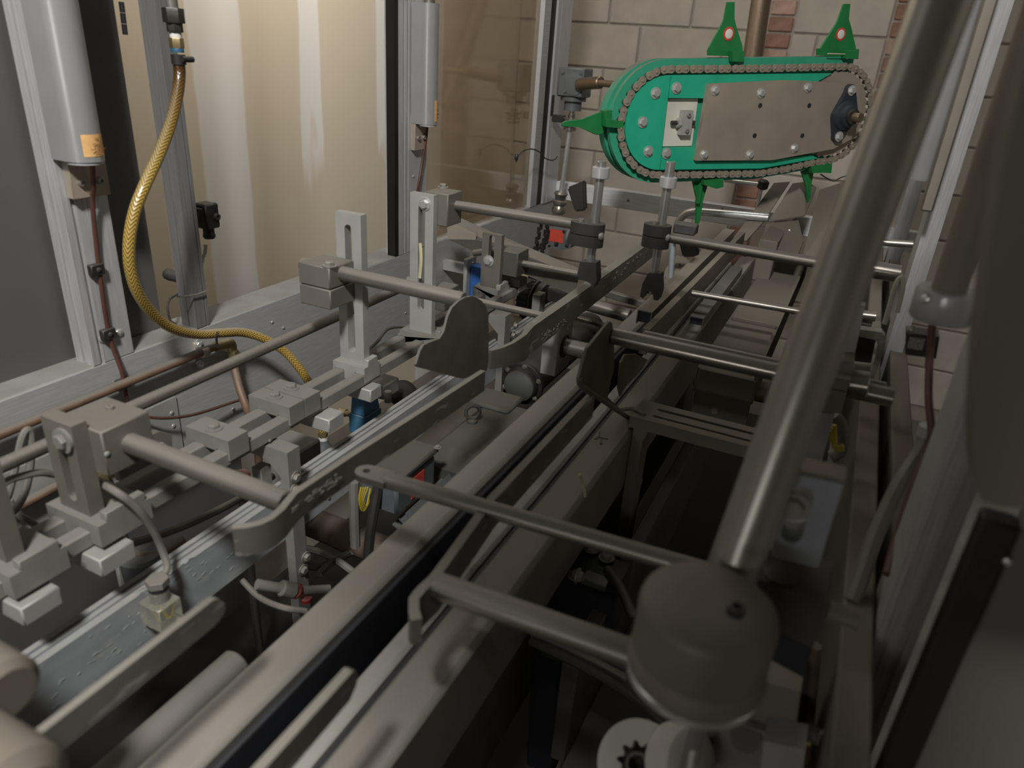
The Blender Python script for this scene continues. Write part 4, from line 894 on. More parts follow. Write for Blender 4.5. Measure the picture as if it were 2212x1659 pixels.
for sx_ in ((1169,482,1156,545),(1182,490,1172,545)):
    p0, p1_ = V(sx_[0], sx_[1], Y=2.2), V(sx_[2], sx_[3], Y=2.2)
    for i in range(7):
        o = bpy.data.objects.new('link', me); COL.objects.link(o); o.parent = rc; o.location = p0.lerp(p1_, i/6)-ORG[rc.name]; o.rotation_euler = (0, 0, .9*(i % 2))
# right angle gearbox and its vertical shaft on the far corner
g1 = thing('right_angle_gearbox', 'grey right-angle gearbox on the far corner post, left of the green unit', 'gearbox', V(1240,205,Y=2.5))
c = V(1242,178,Y=2.48)
MB().obox(c, EX, EY, EZ, .046, .045, .046, .004).build('housing', mgrey, g1)
MB().obox(c+Vector((.004,-.046,0)), EX, EY, EZ, .044, .004, .043, .002).build('cover', mgrey, g1)
MB().lathe(c+Vector((.016,-.049,-.004)), -EY, [(0,.036),(.004,.036),(.005,.030)], 24).build('flange', mgrey, g1)
for dx, dz in ((.036,.030),(-.012,-.028),(-.028,.030)): bolt(g1, c+Vector((dx,-.050,dz)), -EY, .006, 'hex', mgrey)
MB().cyl(V(1250,182,Y=2.42), V(1298,178,Y=2.36), .019, 18, None, .003).build('coupling', pipebr, g1)
MB().cyl(V(1290,179,Y=2.36), V(1335,183,Y=2.33), .0105, 16).build('shaft', pipebr, g1)
MB().lathe(c-EZ*.090, EZ, [(0,.030),(.030,.030),(.031,.044),(.044,.044)], 20).build('neck', mgrey, g1)
vs = thing('vertical_shaft', 'slim polished vertical shaft with ringed couplings below the right-angle gearbox', 'shaft', V(1210,450,Y=2.48))
top, bot = c-EZ*.090, V(1207,455,Y=2.48); dv = (bot-top); Lv = dv.length; dv.normalize()
MB().cyl(top, bot, .0085, 18).build('shaft', chrome, vs)
def rings(name, f, prof, m): MB().lathe(top+dv*Lv*f, dv, prof, 20).build(name, m, vs)
rings('upper_coupling', .035, [(0,.012),(.012,.012),(.014,.028),(.020,.028),(.022,.018),(.030,.018),(.032,.024),(.038,.024),(.039,.014)], steelc)
rings('clamp_ring', .16, [(0,.022),(.008,.022)], steelc)
rings('lower_coupling', .80, [(0,.02),(.008,.026),(.016,.02),(.03,.018),(.034,.026),(.044,.026),(.05,.02),(.062,.026),(.075,.026),(.08,.02)], steelc)
bb = thing('shaft_clip', 'small dark clip holding the vertical shaft to the corner post', 'clip', V(1205,258,Y=2.5)); MB().obox(V(1207,256,Y=2.50), EX, EY, EZ, .022, .012, .012, .002).build('clip', black, bb)
cable('loose_wire', [V(1115,352,X=-1.0), V(1118,338,X=-1.0), V(1132,325,X=-1.0), V(1150,322,X=-1.0), V(1168,330,X=-1.0), V(1178,342,X=-1.0), V(1195,346,X=-1.0), V(1204,338,X=-1.0)], .0022, bcable, 'thin wire loop with a black bead in front of the clear panel')
one('wire_bead', MB().lathe(V(1115,347,X=-1.0), V(1116,338,X=-1.0)-V(1115,347,X=-1.0), [(0,.003),(.004,.006),(.018,.006),(.022,.003)], 10), black, 'black bead on the end of the thin wire loop', 'bead')
# ================================================================== BACK FRAME
bf = thing('back_beam', 'pale aluminium beam crossing in front of the block wall under the green unit', 'beam', W(-.4, 2.64, -.5))
MB().box(-1.045, .21, 2.62, 2.66, -.505, -.440, .002).build('beam', balu, bf)
for px, py in ((1357,433),(1560,452)): bolt(bf, V(px, py, Y=2.62), -EY, .005, 'round', dsteel)
one('bent_tube', MB().tube([V(1460,510,Y=2.35), V(1464,484,Y=2.35), V(1476,466,Y=2.35), V(1498,457,Y=2.35), V(1560,461,Y=2.35), V(1660,470,Y=2.35)], .0125, 14), chrome, 'polished bent tube in front of the back beam', 'tube')
one('wall_pipe', MB().cyl(V(1600,300,D=2.65), V(1650,-40,D=2.65), .036, 28), pipebr, 'brown vertical steel pipe rising behind the green unit', 'pipe')
one('shade_box', MB().obox(V(1482,493,Y=1.70), EX, EY, EZ, .026, .018, .012, .003), blackd, 'small dark box behind the right cross clamp', 'box')
bpz = thing('mount_plate', 'dusty mounting plate with rounded corner and bolts behind the right drop rod', 'plate', W(-.36, 1.75, -.53))
q = MB(); q.prism([V(x, y, Z=-.50) for x, y in ((1430,622),(1436,590),(1460,560),(1480,566),(1490,576),(1488,588),(1450,622),(1440,626))], EZ*.012); q.build('plate', tan, bpz)
for px, py in ((1433,601),(1464,574)): bolt(bpz, V(px, py, Z=-.488), EZ, .006, 'hex', zincd)
one('thin_post', MB().cyl(V(1449,600,Y=1.75), V(1454,520,Y=1.75), .007, 14), bluegr, 'thin pale blue-grey post right of the right drop rod', 'post')
# ================================================================== GREEN CHAIN UNIT
Ga, Gu, Gn = Vector((.682,.731,.035)).normalized(), Vector((-.024,-.026,.999)), Vector((.731,-.682,0))
Gu = (Gu-Ga*Gu.dot(Ga)).normalized(); Gn = Ga.cross(Gu).normalized()
GC = Vector((-.491, 1.946, -.144+H))
def L(s, h, d=0.0): return GC+Ga*s+Gu*h-Gn*d
def VG(px, py, d=0.0):
    r = ray(px, py); q = L(0, 0, d); return CAM+r*((q-CAM).dot(Gn)/r.dot(Gn))
def GS(px, py, d=0.0):
    q = VG(px, py, d)-L(0, 0, d); return (q.dot(Ga), q.dot(Gu))
gu = thing('chain_conveyor_head', 'green chain conveyor head with paddles and a steel side plate, upper right', 'conveyor', L(.25, -.15, .03))
def arc(c, r, a0, a1, n): return [(c[0]+r*math.cos(a0+(a1-a0)*i/n), c[1]+r*math.sin(a0+(a1-a0)*i/n)) for i in range(n+1)]
def gp(name, pts, d0, d1, m, par=None):
    return MB().prism([L(s, h, d0) for s, h in pts], -Gn*(d1-d0)).build(name, m, par or gu)
RO = .152
def outline(r, top, bot):
    return arc((0,0), r, PI/2, 1.5*PI, 20)+bot+top
rim_o = outline(RO, [(.60,.172)], [(.33,-.153),(.55,-.128),(.60,-.10)])
gp('front_rim', rim_o, .014, .028, tealr)
gp('groove_core', outline(.139, [(.60,.158)], [(.33,-.139),(.55,-.115),(.60,-.09)]), .028, .046, mat('dusty_teal_core', (.10,.22,.16), .6, 0, .7, .15, 20))
gp('back_rim', rim_o, .046, .075, tealr)
gp('back_body', outline(.13, [(.58,.14)], [(.33,-.13),(.55,-.10)]), .075, .12, MATS['dusty_teal_core'])
gp('end_cap', arc((-.0012,0), .1155, PI/2, 1.5*PI, 22), -.004, .0138, teal)
gp('upper_block', [(.0012,.1155),(.0012,.062),(.13,.062),(.13,.096),(.47,.106),(.515,.128)], -.004, .0138, teal)
gp('lower_block', [(.0012,-.1155),(.33,-.121),(.53,-.098),(.50,-.088),(.36,-.100),(.13,-.098),(.13,-.060),(.0012,-.060)], -.004, .0138, teal)
gp('window_plate', [(.004,-.058),(.10,-.058),(.10,.060),(.004,.060)], .0095, .0137, mat('pale_plastic_plate', (.62,.60,.52), .45, 0, .2, .1, 12))
gp('steel_plate', [GS(x, y, -.017) for x, y in ((1531,181),(1700,173),(1815,178),(1850,186),(1862,240),(1840,300),(1800,322),(1668,346),(1503,347))], -.017, -.0045, steelp)
nb = gp('tension_block', [(.048,-.028),(.078,-.028),(.078,.032),(.048,.032)], -.010, .009, alup)
for h in (.021,-.017): bolt(gu, L(.063, h, -.010), Gn, .0055, 'cap', zincd)
MB().cyl(L(.020,.002,-.002), L(.090,.002,-.002), .0055, 14).build('tension_stud', blki, gu)
MB().lathe(L(.036,.002,-.002), Ga, [(0,.012),(.010,.012)], 6).build('tension_nut', chrome, gu)
for px, py in ((1416,201),(1388,264),(1400,327),(1461,190),(1439,331)): bolt(gu, VG(px, py, -.004), Gn, .0095, 'hex', chrome)
for px, py in ((1545,195),(1644,201),(1745,189),(1521,334),(1620,334),(1716,320)): bolt(gu, VG(px, py, -.017), Gn, .0085, 'hex', chrome)
for px, py in ((1642,228),(1748,228),(1630,293),(1733,293)):
    MB().lathe(VG(px, py, -.0172), Gn, [(0,.0065),(.0006,.0065)], 14).build('drilled_hole', black, gu)
# sprocket disc
SC = (.56, .020)
sp_ = []
for i in range(60):
    t = 2*PI*i/60; r = .118 if i % 2 else .111; sp_.append((SC[0]+r*math.cos(t), SC[1]+r*math.sin(t)))
gp('sprocket', sp_, .003, .009, steelp)
# flanged bearing with shaft
fl = []
def lobe(c, r, a0, a1): return arc(c, r, a0, a1, 8)
B0 = GS(1826, 250, -.031); B1 = GS(1840, 195, -.031); B2 = GS(1812, 295, -.031)
fl = lobe(B1, .016, -.1, PI+.25)+lobe(B0, .040, PI*.95, PI*1.12)+lobe(B2, .016, PI*.95, 2*PI-.1)+lobe(B0, .044, -.35, .35)
be = gp('flange_bearing', fl, -.031, -.0172, bearing)
MB().lathe(L(B0[0], B0[1], -.031), Gn, [(0,.040),(.006,.038),(.010,.030),(.020,.027),(.022,.024)], 24).build('bearing_hub', bearing, gu)
MB().lathe(L(B0[0], B0[1], -.052), Gn, [(0,.020),(.012,.020),(.013,.014)], 20).build('locking_collar', blki, gu)
MB().lathe(L(B0[0], B0[1], -.064), Gn, [(0,.0125),(.022,.0125),(.024,.011)], 20).build('shaft_end', pipebr, gu)
for c in (B1, B2): bolt(gu, L(c[0], c[1], -.031), Gn, .0095, 'hex', chrome)
# the chain loop ---------------------------------------------------------------
R_ = .129
def loop():
    P = arc((0,0), R_, PI/2, 1.5*PI, 60)
    P += [(.15,-.1325),(.33,-.135),(.43,-.124),(.52,-.1085)]
    P += arc(SC, R_-.003, -PI/2+.10, PI/2+.02, 60)
    P += [(.30,.1365),(0,R_)]
    return P
P = loop(); cum = [0]
for i in range(1, len(P)): cum.append(cum[-1]+math.hypot(P[i][0]-P[i-1][0], P[i][1]-P[i-1][1]))
TOT = cum[-1]; NR = 2*round(TOT/.0212/2); PIT = TOT/NR
def on(l):
    l %= TOT
    for i in range(1, len(P)):
        if cum[i] >= l:
            t = (l-cum[i-1])/max(1e-9, cum[i]-cum[i-1]); return Vector((P[i-1][0]+(P[i][0]-P[i-1][0])*t, P[i-1][1]+(P[i][1]-P[i-1][1])*t))
def link_mesh(name, hw, waist, d0, d1, pins):
    q = MB(); prof = []
    for i in range(9): t = PI/2+PI*i/8; prof.append((-PIT/2+hw*math.cos(t), hw*math.sin(t)))
    prof.append((0, -waist))
    for i in range(9): t = -PI/2+PI*i/8; prof.append((PIT/2+hw*math.cos(t), hw*math.sin(t)))
    prof.append((0, waist))
    q.prism([Vector((x, y, d0)) for x, y in prof], Vector((0,0,d1-d0)))
    if pins:
        for s in (-1, 1): q.lathe(Vector((s*PIT/2, 0, d1)), Vector((0,0,1)), [(0,.0036),(.0022,.0034),(.0026,.002)], 10)
    me = bpy.data.meshes.new(name); bmesh.ops.recalc_face_normals(q.bm, faces=q.bm.faces); q.bm.to_mesh(me); q.bm.free(); me.materials.append(chainm if pins else chaind); return me
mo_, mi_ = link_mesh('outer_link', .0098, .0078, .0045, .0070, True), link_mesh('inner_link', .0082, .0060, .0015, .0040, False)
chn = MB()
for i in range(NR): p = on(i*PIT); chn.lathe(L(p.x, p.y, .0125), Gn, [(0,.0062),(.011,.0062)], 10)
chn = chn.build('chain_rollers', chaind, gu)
chn['kind'] = 'stuff'
Mb = Matrix(((Ga.x,Gu.x,Gn.x),(Ga.y,Gu.y,Gn.y),(Ga.z,Gu.z,Gn.z)))
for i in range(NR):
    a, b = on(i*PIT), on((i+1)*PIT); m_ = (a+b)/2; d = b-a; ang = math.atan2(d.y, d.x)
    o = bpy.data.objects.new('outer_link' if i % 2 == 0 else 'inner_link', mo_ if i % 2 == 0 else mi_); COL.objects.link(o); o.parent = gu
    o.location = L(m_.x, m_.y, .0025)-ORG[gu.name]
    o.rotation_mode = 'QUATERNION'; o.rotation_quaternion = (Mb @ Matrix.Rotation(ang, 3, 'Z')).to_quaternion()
# paddles ----------------------------------------------------------------------
def paddle(pts, d, th, brk, disc=None, slot=None):
    f = MB(); f.prism([VG(x, y, d) for x, y in pts], -Gn*th)
    bmesh.ops.bevel(f.bm, geom=[e for e in f.bm.edges if len(e.link_faces) == 2], offset=.0012, segments=1, affect='EDGES')
    f = f.build('paddle', green, gu)
    for bpts, d0, d1 in brk: MB().prism([VG(x, y, d0) for x, y in bpts], -Gn*(d1-d0)).build('paddle_foot', green, f)
    if disc:
        c = VG(disc[0], disc[1], d-.0005)
        MB().lathe(c-Gn*.0005, Gn, [(0,.0165),(.0016,.0165),(.0018,.0155)], 24).build('red_ring', redl, f)
        MB().lathe(c+Gn*.0003, Gn, [(0,.0115),(.0014,.0115),(.0016,.011)], 24).build('white_button', white, f)
    if slot: MB().tube([VG(x, y, d-.03) for x, y in slot], .0016, 6, 0).build('bent_clip', wcable, f)
paddle([(1531,112),(1531,104),(1560,52),(1566,40),(1571,4),(1588,4),(1586,40),(1590,55),(1605,100),(1605,112)], .028, .006,
       [([(1536,108),(1608,110),(1608,122),(1536,120)], .018, .036), ([(1582,112),(1608,112),(1608,133),(1584,133)], -.008, .010)], (1574,73))
paddle([(1770,108),(1808,50),(1813,40),(1823,8),(1838,8),(1833,42),(1838,55),(1850,104),(1850,112)], .026, .006,
       [([(1774,105),(1856,106),(1854,124),(1774,120)], .014, .034), ([(1826,112),(1856,108),(1854,128),(1826,126)], -.006, .008)], (1816,74), [(1788,116),(1829,117),(1830,127)])
paddle([(1214,272),(1217,264),(1224,261),(1258,259),(1310,236),(1318,237),(1322,262),(1300,291),(1287,291),(1258,276),(1246,273),(1218,274)], .024, .008,
       [([(1309,258),(1347,262),(1347,278),(1309,274)], -.006, .012), ([(1306,240),(1322,238),(1322,268),(1306,272)], .006, .030)])
paddle([(1495,387),(1533,389),(1519,430),(1512,482),(1503,484),(1506,430)], .028, .006,
       [([(1520,390),(1563,385),(1563,404),(1548,408),(1522,400)], -.004, .012), ([(1513,392),(1520,392),(1512,440),(1506,440)], .014, .026)])
paddle([(1731,370),(1760,364),(1752,400),(1751,440),(1745,441),(1743,404)], .028, .006,
       [([(1752,360),(1776,350),(1798,352),(1796,374),(1776,373),(1756,374)], -.004, .012)])
bar_ = MB().prism([VG(x, y, .03) for x, y in ((1690,368),(1778,352),(1778,360),(1700,374))], -Gn*.02); bar_.build('lower_arm', green, gu)
# ================================================================== RIGHT SIDE
pp = thing('big_pipe', 'big leaning steel pipe in the right foreground rising from a round housing', 'pipe', V(1552,1260,D=.55))
b_, t_ = V(1572,1262,D=.55), V(2014,60,D=.475)
MB().cyl(b_, b_+(t_-b_)*1.55, .0195, 40).build('pipe', pipem, pp)
hc = V(1523,1345,D=.50)
MB().lathe(hc-EZ*.026, EZ, [(0,.045),(.002,.0475),(.036,.0475),(.042,.046),(.046,.041),(.047,.02)], 40).build('housing', mat('brown_grey_housing', (.175,.155,.13), .45, .2, .5, .06, 8, None, 0, .5, (.20,.175,.14)), pp)
MB().lathe(hc-EZ*.040, EZ, [(0,.049),(.004,.0495),(.012,.0465),(.014,.0455)], 40).build('ledge', tan, pp)
MB().lathe(hc-EZ*.050, EZ, [(0,.046),(.002,.0485),(.007,.0485),(.010,.045)], 40).build('steel_disc', chrome, pp)
bolt(pp, V(1588,1325,D=.46), EZ, .006, 'cap', black)
MB().tube([V(1366,1490,D=.53), V(1362,1460,D=.53), V(1368,1425,D=.53), V(1380,1408,D=.54)], .0035, 8).build('wire', bcable, pp)
# far uprights on the right
def vbox(name, px, Yp, th, m, par): return MB().prism([V(x, y, Y=Yp) for x, y in px], EY*th).build(name, m, par)
ru = thing('right_upright', 'pale slotted upright and split block partly hidden behind the big pipe', 'upright', V(1800,850,Y=.95))
vbox('pale_plate', [(1800,660),(1869,660),(1843,781),(1800,781)], .99, .016, alup, ru)
vbox('cap', [(1800,778),(1845,780),(1843,803),(1835,835),(1770,822)], .955, .05, dustal, ru)
vbox('block_top', [(1760,806),(1838,822),(1829,845),(1750,832)], .93, .06, dsb, ru)
vbox('block_base', [(1745,834),(1829,847),(1818,894),(1735,884)], .93, .06, dsb, ru)
vbox('lower_plate', [(1750,890),(1803,894),(1772,1008),(1725,1000)], .96, .016, alup, ru)
MB().cyl(V(1830,826,Y=.975), V(1877,833,Y=.975), .0185, 24, None, .002).build('rod_end', steelc, ru)
MB().cyl(V(1835,795,Y=1.05), V(1881,801,Y=1.05), .0105, 20, None, .001).build('rod_end', steelc, ru)
rs = thing('rod_end', 'bright rod end right of the big pipe, level with the small black connector', 'rod', V(1920,588,Y=1.32)); MB().cyl(V(1880,581,Y=1.32), V(1945,592,Y=1.32), .0145, 22, None, .001).build('rod', steelc, rs)
rs = thing('rod_end', 'thin bright rod bridging to the right posts above the rod ends', 'rod', V(1935,525,Y=1.5)); MB().cyl(V(1900,523,Y=1.5), V(1972,528,Y=1.5), .0065, 18).build('rod', steelc, rs)
rs = thing('rod_end', 'short bright rod end beside the lowest pale plate', 'rod', V(1875,682,Y=1.56)); MB().cyl(V(1855,680,Y=1.56), V(1892,684,Y=1.56), .0105, 18).build('rod', steelc, rs)
hk = thing('steel_hook', 'rounded grey steel bracket with a dark opening right of the pale plate', 'bracket', V(1880,740,Y=1.2))
vbox('bracket', [(1850,710),(1905,718),(1912,728),(1911,748),(1898,790),(1880,838),(1874,836),(1890,780),(1896,745),(1892,735),(1885,731),(1848,724)], 1.2, .02, mat('galvanised_steel', (.55,.54,.52), .3, .85, .2, .3, 60), hk)
vbox('inner_plate', [(1846,724),(1892,735),(1880,790),(1840,780)], 1.24, .006, black, hk)  # black sheet put in for the shade within the bracket's opening
ur = thing('right_near_upright', 'blue-grey slotted upright under a dark block in the lower right', 'upright', V(1740,1120,Y=.52))
ux = (V(1823,1046,Y=.52)-V(1712,1022,Y=.52)); wd = ux.length; ux.normalize(); oz = V(1712,1022,Y=.52)-EZ*.078
MB().slot_plate(oz, ux, EZ, EY*.022, wd, .078, .0155, .016, .068, wd*.30).build('slotted_plate', bluegr, ur)
MB().prism([V(1712,1022,Y=.52)+EZ*.001, V(1823,1046,Y=.52)+EZ*.001, V(1823,1046,Y=.52)+EZ*.001+EY*.022, V(1712,1022,Y=.52)+EZ*.001+EY*.022], EZ*.003).build('dusty_top', tan, ur)
bolt(ur, V(1716,1092,Y=.52), -EY, .008, 'hex', zincd)
MB().obox(V(1700,1130,Y=.56), EX, EY, EZ, .018, .006, .05, .002).build('white_strip', white, ur)
db = thing('carriage_block', 'dark block with a round screw beside the round housing, lower right', 'block', V(1710,1300,Y=.47))
q = MB(); top4 = [V(x, y, Z=-.372) for x, y in ((1622,1242),(1655,1172),(1798,1212),(1782,1318))]
q.prism(top4, EZ*-.040); q.build('block', mat('dark_block', (.06,.053,.046), .6, .2, .4, .15, 20, None, 0, .5, (.09,.08,.07)), db)
q = MB(); q.prism([p-EZ*.0405 for p in top4], EZ*-.03); q.build('lower_block', rubber, db)
MB().lathe(V(1683,1245,Z=-.372), EZ, [(0,.014),(.003,.013),(.004,.010)], 24).build('screw', MATS['dark_block'], db)
one('side_pin', MB().cyl(V(1788,1318,Y=.52), V(1856,1340,Y=.52), .008, 16), tan, 'grey pin sticking out right of the dark block', 'pin')
# wiring beside the lower plate
q = MB(); q.tube([V(1803,898,Y=1.05), V(1815,915,Y=1.05), V(1822,945,Y=1.05), V(1815,975,Y=1.05), V(1795,985,Y=1.05)], .009, 10); o = one('looped_hose', q, gcable, 'grey hose looping out behind the pale lower plate', 'hose')
q = MB()
for k in range(3): q.tube([V(1795+4*k,930-6*k,Y=1.0), V(1798+3*k,955,Y=1.0), V(1808,972-3*k,Y=1.0), V(1822,970-4*k,Y=1.0)], .0028, 8)
for k in range(3): q.tube([V(1764+5*k,890,Y=1.0), V(1757+5*k,912,Y=1.0), V(1752+4*k,930,Y=1.0)], .0028, 8)
one('wire_bundle', q, ycable, 'yellow wires curling both sides of the pale lower plate', 'wires')
# side frame on the right
rf = thing('side_frame_beam', 'dusty beam along the right side of the machine below the right posts', 'beam', W(.17, 1.2, -.74))
MB().box(.088, .119, .1, 2.62, -.745, -.500, .003).build('beam', dtan, rf)
MB().box(.136, .167, .76, 2.45, -.60, -.500, .002).build('outer_strip', dtan, rf)
q1 = thing('frame_post', 'near right aluminium post, grooved, left of the black door edge', 'post', W(.15, .7, -.9))
def rextr(mb, x0, x1, y0, y1, z0, z1, gx, gw=.006, gd=.004):
    pts = [(x0,y0)]
    for g in gx: pts += [(g-gw/2,y0),(g-gw/2,y0+gd),(g+gw/2,y0+gd),(g+gw/2,y0)]
    pts += [(x1,y0),(x1,y1),(x0,y1)]
    return mb.prism([W(x, y, z0) for x, y in pts], EZ*(z1-z0))
rextr(MB(), .121, .155, .66, .74, -1.2, 1.3, [.130,.145]).build('profile', aluv, q1)
q2 = thing('frame_post', 'far right aluminium post with bright edges behind the big pipe', 'post', W(.145, 1.6, -.9))
rextr(MB(), .128, .158, 1.56, 1.66, -1.2, 1.3, [.137]).build('profile', aluv, q2)
q3 = thing('frame_post', 'thin aluminium post furthest back on the right side', 'post', W(.14, 2.55, -.9))
rextr(MB(), .13, .17, 2.5, 2.6, -1.2, 1.3, [.15]).build('profile', aluv, q3)
def rtube(label, px, yb, ytop, X, r, r2):
    t = thing('light_curtain_tube', label, 'sensor', V(px, yb, X=X)); b = V(px, yb, X=X); h = ytop-b.z
    MB().lathe(b, EZ, [(0,r*.94),(.003,r),(h-.003,r),(h,r*.96)], 30).build('housing', tubem, t)
    MB().cyl(b+EZ*h, b+EZ*(1.3+H-b.z), r2, 22).build('rod', tan, t)
    return t
t1 = rtube('near right light tube with a narrower rod above it', 2028, 690, V(2040,592,X=.100).z, .100, .0275, .0150)
bolt(t1, V(1998,646,X=.078), Vector((-.5,-1,0)), .005, 'round', chrome)
t2 = rtube('far right light tube, pale, close to the top of the big pipe', 1984, 388, H+.9, .100, .0235, .012)
t3 = thing('grey_strip', 'narrow brown-grey strip hanging between far tube and far right post', 'strip', V(1990,455,X=.118)); MB().obox(V(2000,455,X=.118)+EZ*.6, EX, EY, EZ, .010, .012, .6, .003).build('strip', tan, t3)
bk = thing('black_connector', 'black rectangular connector with a printed plate right of the rod ends', 'connector', V(1985,760,Y=1.0))
vbox('body', [(1958,718),(2030,728),(2022,775),(1956,766)], 1.0, .03, black, bk)
vbox('printed_plate', [(1965,728),(1999,733),(1992,757),(1959,752)], .998, .002, mat('print_speckle', (.25,.25,.25), .5, 0, 0, .95, 900), bk)
bolt(bk, V(1968,712,Y=1.0), -EY, .006, 'round', zincd)
q = MB(); q.tube([V(1910,700,Y=1.2), V(1922,660,Y=1.2), V(1936,612,Y=1.2), V(1948,600,Y=1.2), V(1950,625,Y=1.2), V(1938,675,Y=1.2)], .0036, 8); one('looped_cable', q, wcable, 'pale cable looped between the rod end and the right post', 'cable')
cable('red_hose', [V(2014,702,Y=.93), V(2008,780,Y=.92), V(2006,860,Y=.88), V(2012,930,Y=.85), V(2005,965,Y=.84), V(1975,1040,Y=.8), V(1940,1150,Y=.75), V(1915,1240,Y=.7)], .0042, rcable, 'dark red hose slanting down along the near right post')
cable('clear_tube', [V(2000,945,Y=.88), V(1985,980,Y=.86), V(1940,1050,Y=.82), V(1890,1160,Y=.76), V(1860,1250,Y=.72), V(1840,1300,Y=.70)], .0085, gcable, 'thick dull grey tube crossing the right beam beside the dark red hose')
one('tube_nipple', MB().cyl(V(2002,942,Y=.88), V(2008,920,Y=.88), .011, 14), aluv, 'metal nipple on top of the thick grey tube', 'fitting')
# door at the right edge
dr = thing('open_door', 'open door panel with a black gasket at the right edge of the photo', 'door', W(.27, .5, -.6))
xb0, xb1 = V(2109,1160,Y=.50).x, V(2200,1160,Y=.50).x
MB().box(xb0, xb1, .50, .52, -1.3, -.262, .002).build('gasket', gasket, dr)
MB().box(xb1, xb1+.5, .505, .52, -1.3, -.20, .002).build('sheet', panelw, dr)
bolt(dr, V(2176,1213,Y=.50), -EY, .003, 'round', chrome)
nc = thing('blurred_cover', 'blurred grey-brown rounded cover close to the camera at the right edge', 'cover', V(2150,700,Y=.40))
q = MB(); q.prism([V(x, y, Y=.40) for x, y in ((2900,-260),(2270,-120),(2238,70),(2176,310),(2138,540),(2110,800),(2100,980),(2104,1050),(2120,1080),(2160,1094),(2300,1110),(2900,1180))], EY*.045)
bmesh.ops.bevel(q.bm, geom=[e for e in q.bm.edges if len(e.link_faces) == 2 and e.calc_face_angle(0) > 1.2], offset=.008, segments=3, affect='EDGES'); q.build('cover', mat('cover_paint', (.15,.13,.105), .5, .1, 0, .05, 5), nc)
# ---- tray and chute pieces right of the conveyor
ty = thing('dusty_tray', 'long dusty sheet-metal tray right of the conveyor beyond the bright arm', 'tray', W(-.14, 1.9, -.6))
MB().prism([W(x, 1.36, z) for x, z in ((-.205,-.60),(-.205,-.548),(-.095,-.548),(-.095,-.525),(-.088,-.525),(-.088,-.60))], EY*1.1).build('tray', dtan, ty)
MB().box(-.20, -.095, 1.70, 2.40, -.549, -.538, .002).build('raised_plate', dtan, ty)
MB().box(-.215, -.165, 2.10, 2.62, -.548, -.43, .003).build('side_wall', dtan, ty)
MB().box(-.20, -.09, 1.355, 1.36, -.66, -.548, .001).build('front_lip', dtan, ty)
ty2 = thing('side_rail', 'dusty folded rail right of the tray, half hidden by the big pipe', 'rail', W(-.02, 1.8, -.6))
MB().prism([W(x, 1.42, z) for x, z in ((-.058,-.62),(-.058,-.50),(.03,-.50),(.03,-.505),(-.052,-.505),(-.052,-.62))], EY*1.1).build('rail', dtan, ty2)
MB().box(-.066, -.02, 1.40, 1.43, -.585, -.555, .003).build('white_foot', white, ty2)
tc_ = thing('sheet_chute', 'dusty folded sheet-metal chute below the right end of the green unit', 'chute', V(1700,500,Y=2.35))
quadsheet('left_wing', [V(1672,395,Y=2.45), V(1706,392,Y=2.45), V(1650,478,Y=2.35), V(1612,520,Y=2.3), V(1580,520,Y=2.3)], .004, dtan, tc_)
quadsheet('middle_sheet', [V(1712,396,Y=2.45), V(1742,392,Y=2.45), V(1764,404,Y=2.4), V(1738,465,Y=2.35), V(1660,478,Y=2.35)], .004, dtan, tc_)
quadsheet('front_sheet', [V(1655,482,Y=2.34), V(1725,476,Y=2.34), V(1735,520,Y=2.2), V(1720,560,Y=2.1), V(1640,545,Y=2.1)], .004, dtan, tc_)
quadsheet('right_wing', [V(1770,410,Y=2.4), V(1860,380,Y=2.4), V(1830,600,Y=2.0), V(1732,560,Y=2.05)], .004, dtan, tc_)
bolt(tc_, V(1705,498,Y=2.27), -EY, .004, 'round', chrome)
sw = thing('star_screw', 'small black star grip on a thin rod under the green unit', 'screw', V(1645,400,Y=2.4))
MB().cyl(V(1565,389,Y=2.4), V(1640,398,Y=2.4), .006, 14).build('rod', chrome, sw)
MB().lathe(V(1645,408,Y=2.4), Vector((.15,-.1,1)), [(0,.012),(.004,.017),(.024,.017),(.028,.012)], 8).build('knob', black, sw)
MB().cyl(V(1645,406,Y=2.4), V(1637,443,Y=2.4), .0055, 12).build('spindle', chrome, sw)
one('black_wire', MB().tube([V(1772,376,Y=2.45), V(1790,387,Y=2.45), V(1802,391,Y=2.45), V(1815,384,Y=2.45), V(1828,380,Y=2.45)], .002, 6), bcable, 'thin black wire hanging below the right end of the green unit', 'wire')
# ---- lower right clutter
mbx = thing('drive_motor', 'black motor block with bolts in the dark under the right rail', 'motor', V(1270,1270,Z=-.80))
q = MB(); q.obox(V(1275,1275,Z=-.80), EX, EY, EZ, .055, .04, .05, .004); q.build('block', rubber, mbx)
for px, py in ((1245,1245),(1310,1205),(1278,1186)): bolt(mbx, V(px, py, Z=-.745), EZ, .009, 'hex', zincd)
MB().obox(V(1287,1255,Z=-.75), EX, EY, EZ, .02, .012, .006, .001).build('plate', mgrey, mbx)
MB().tube([V(1312,1230,Z=-.74), V(1335,1262,Z=-.74), V(1352,1295,Z=-.74), V(1370,1340,Z=-.74)], .008, 10).build('hose', bcable, mbx)
pst = one('black_post', MB().beam(V(1192,1390,Z=-.86), V(1176,1640,Z=-1.16), .05, .05, EY, .003), rubber, 'black square post standing under the right rail at the bottom', 'post')
ftl = thing('floor_plates', 'two pale floor plates with a dark joint seen low under the machine', 'plates', V(1290,1520,Z=-1.14))
MB().prism([V(x, y, Z=-1.15) for x, y in ((1284,1462),(1318,1473),(1277,1572),(1241,1562))], EZ*.008).build('plate', dustal, ftl)
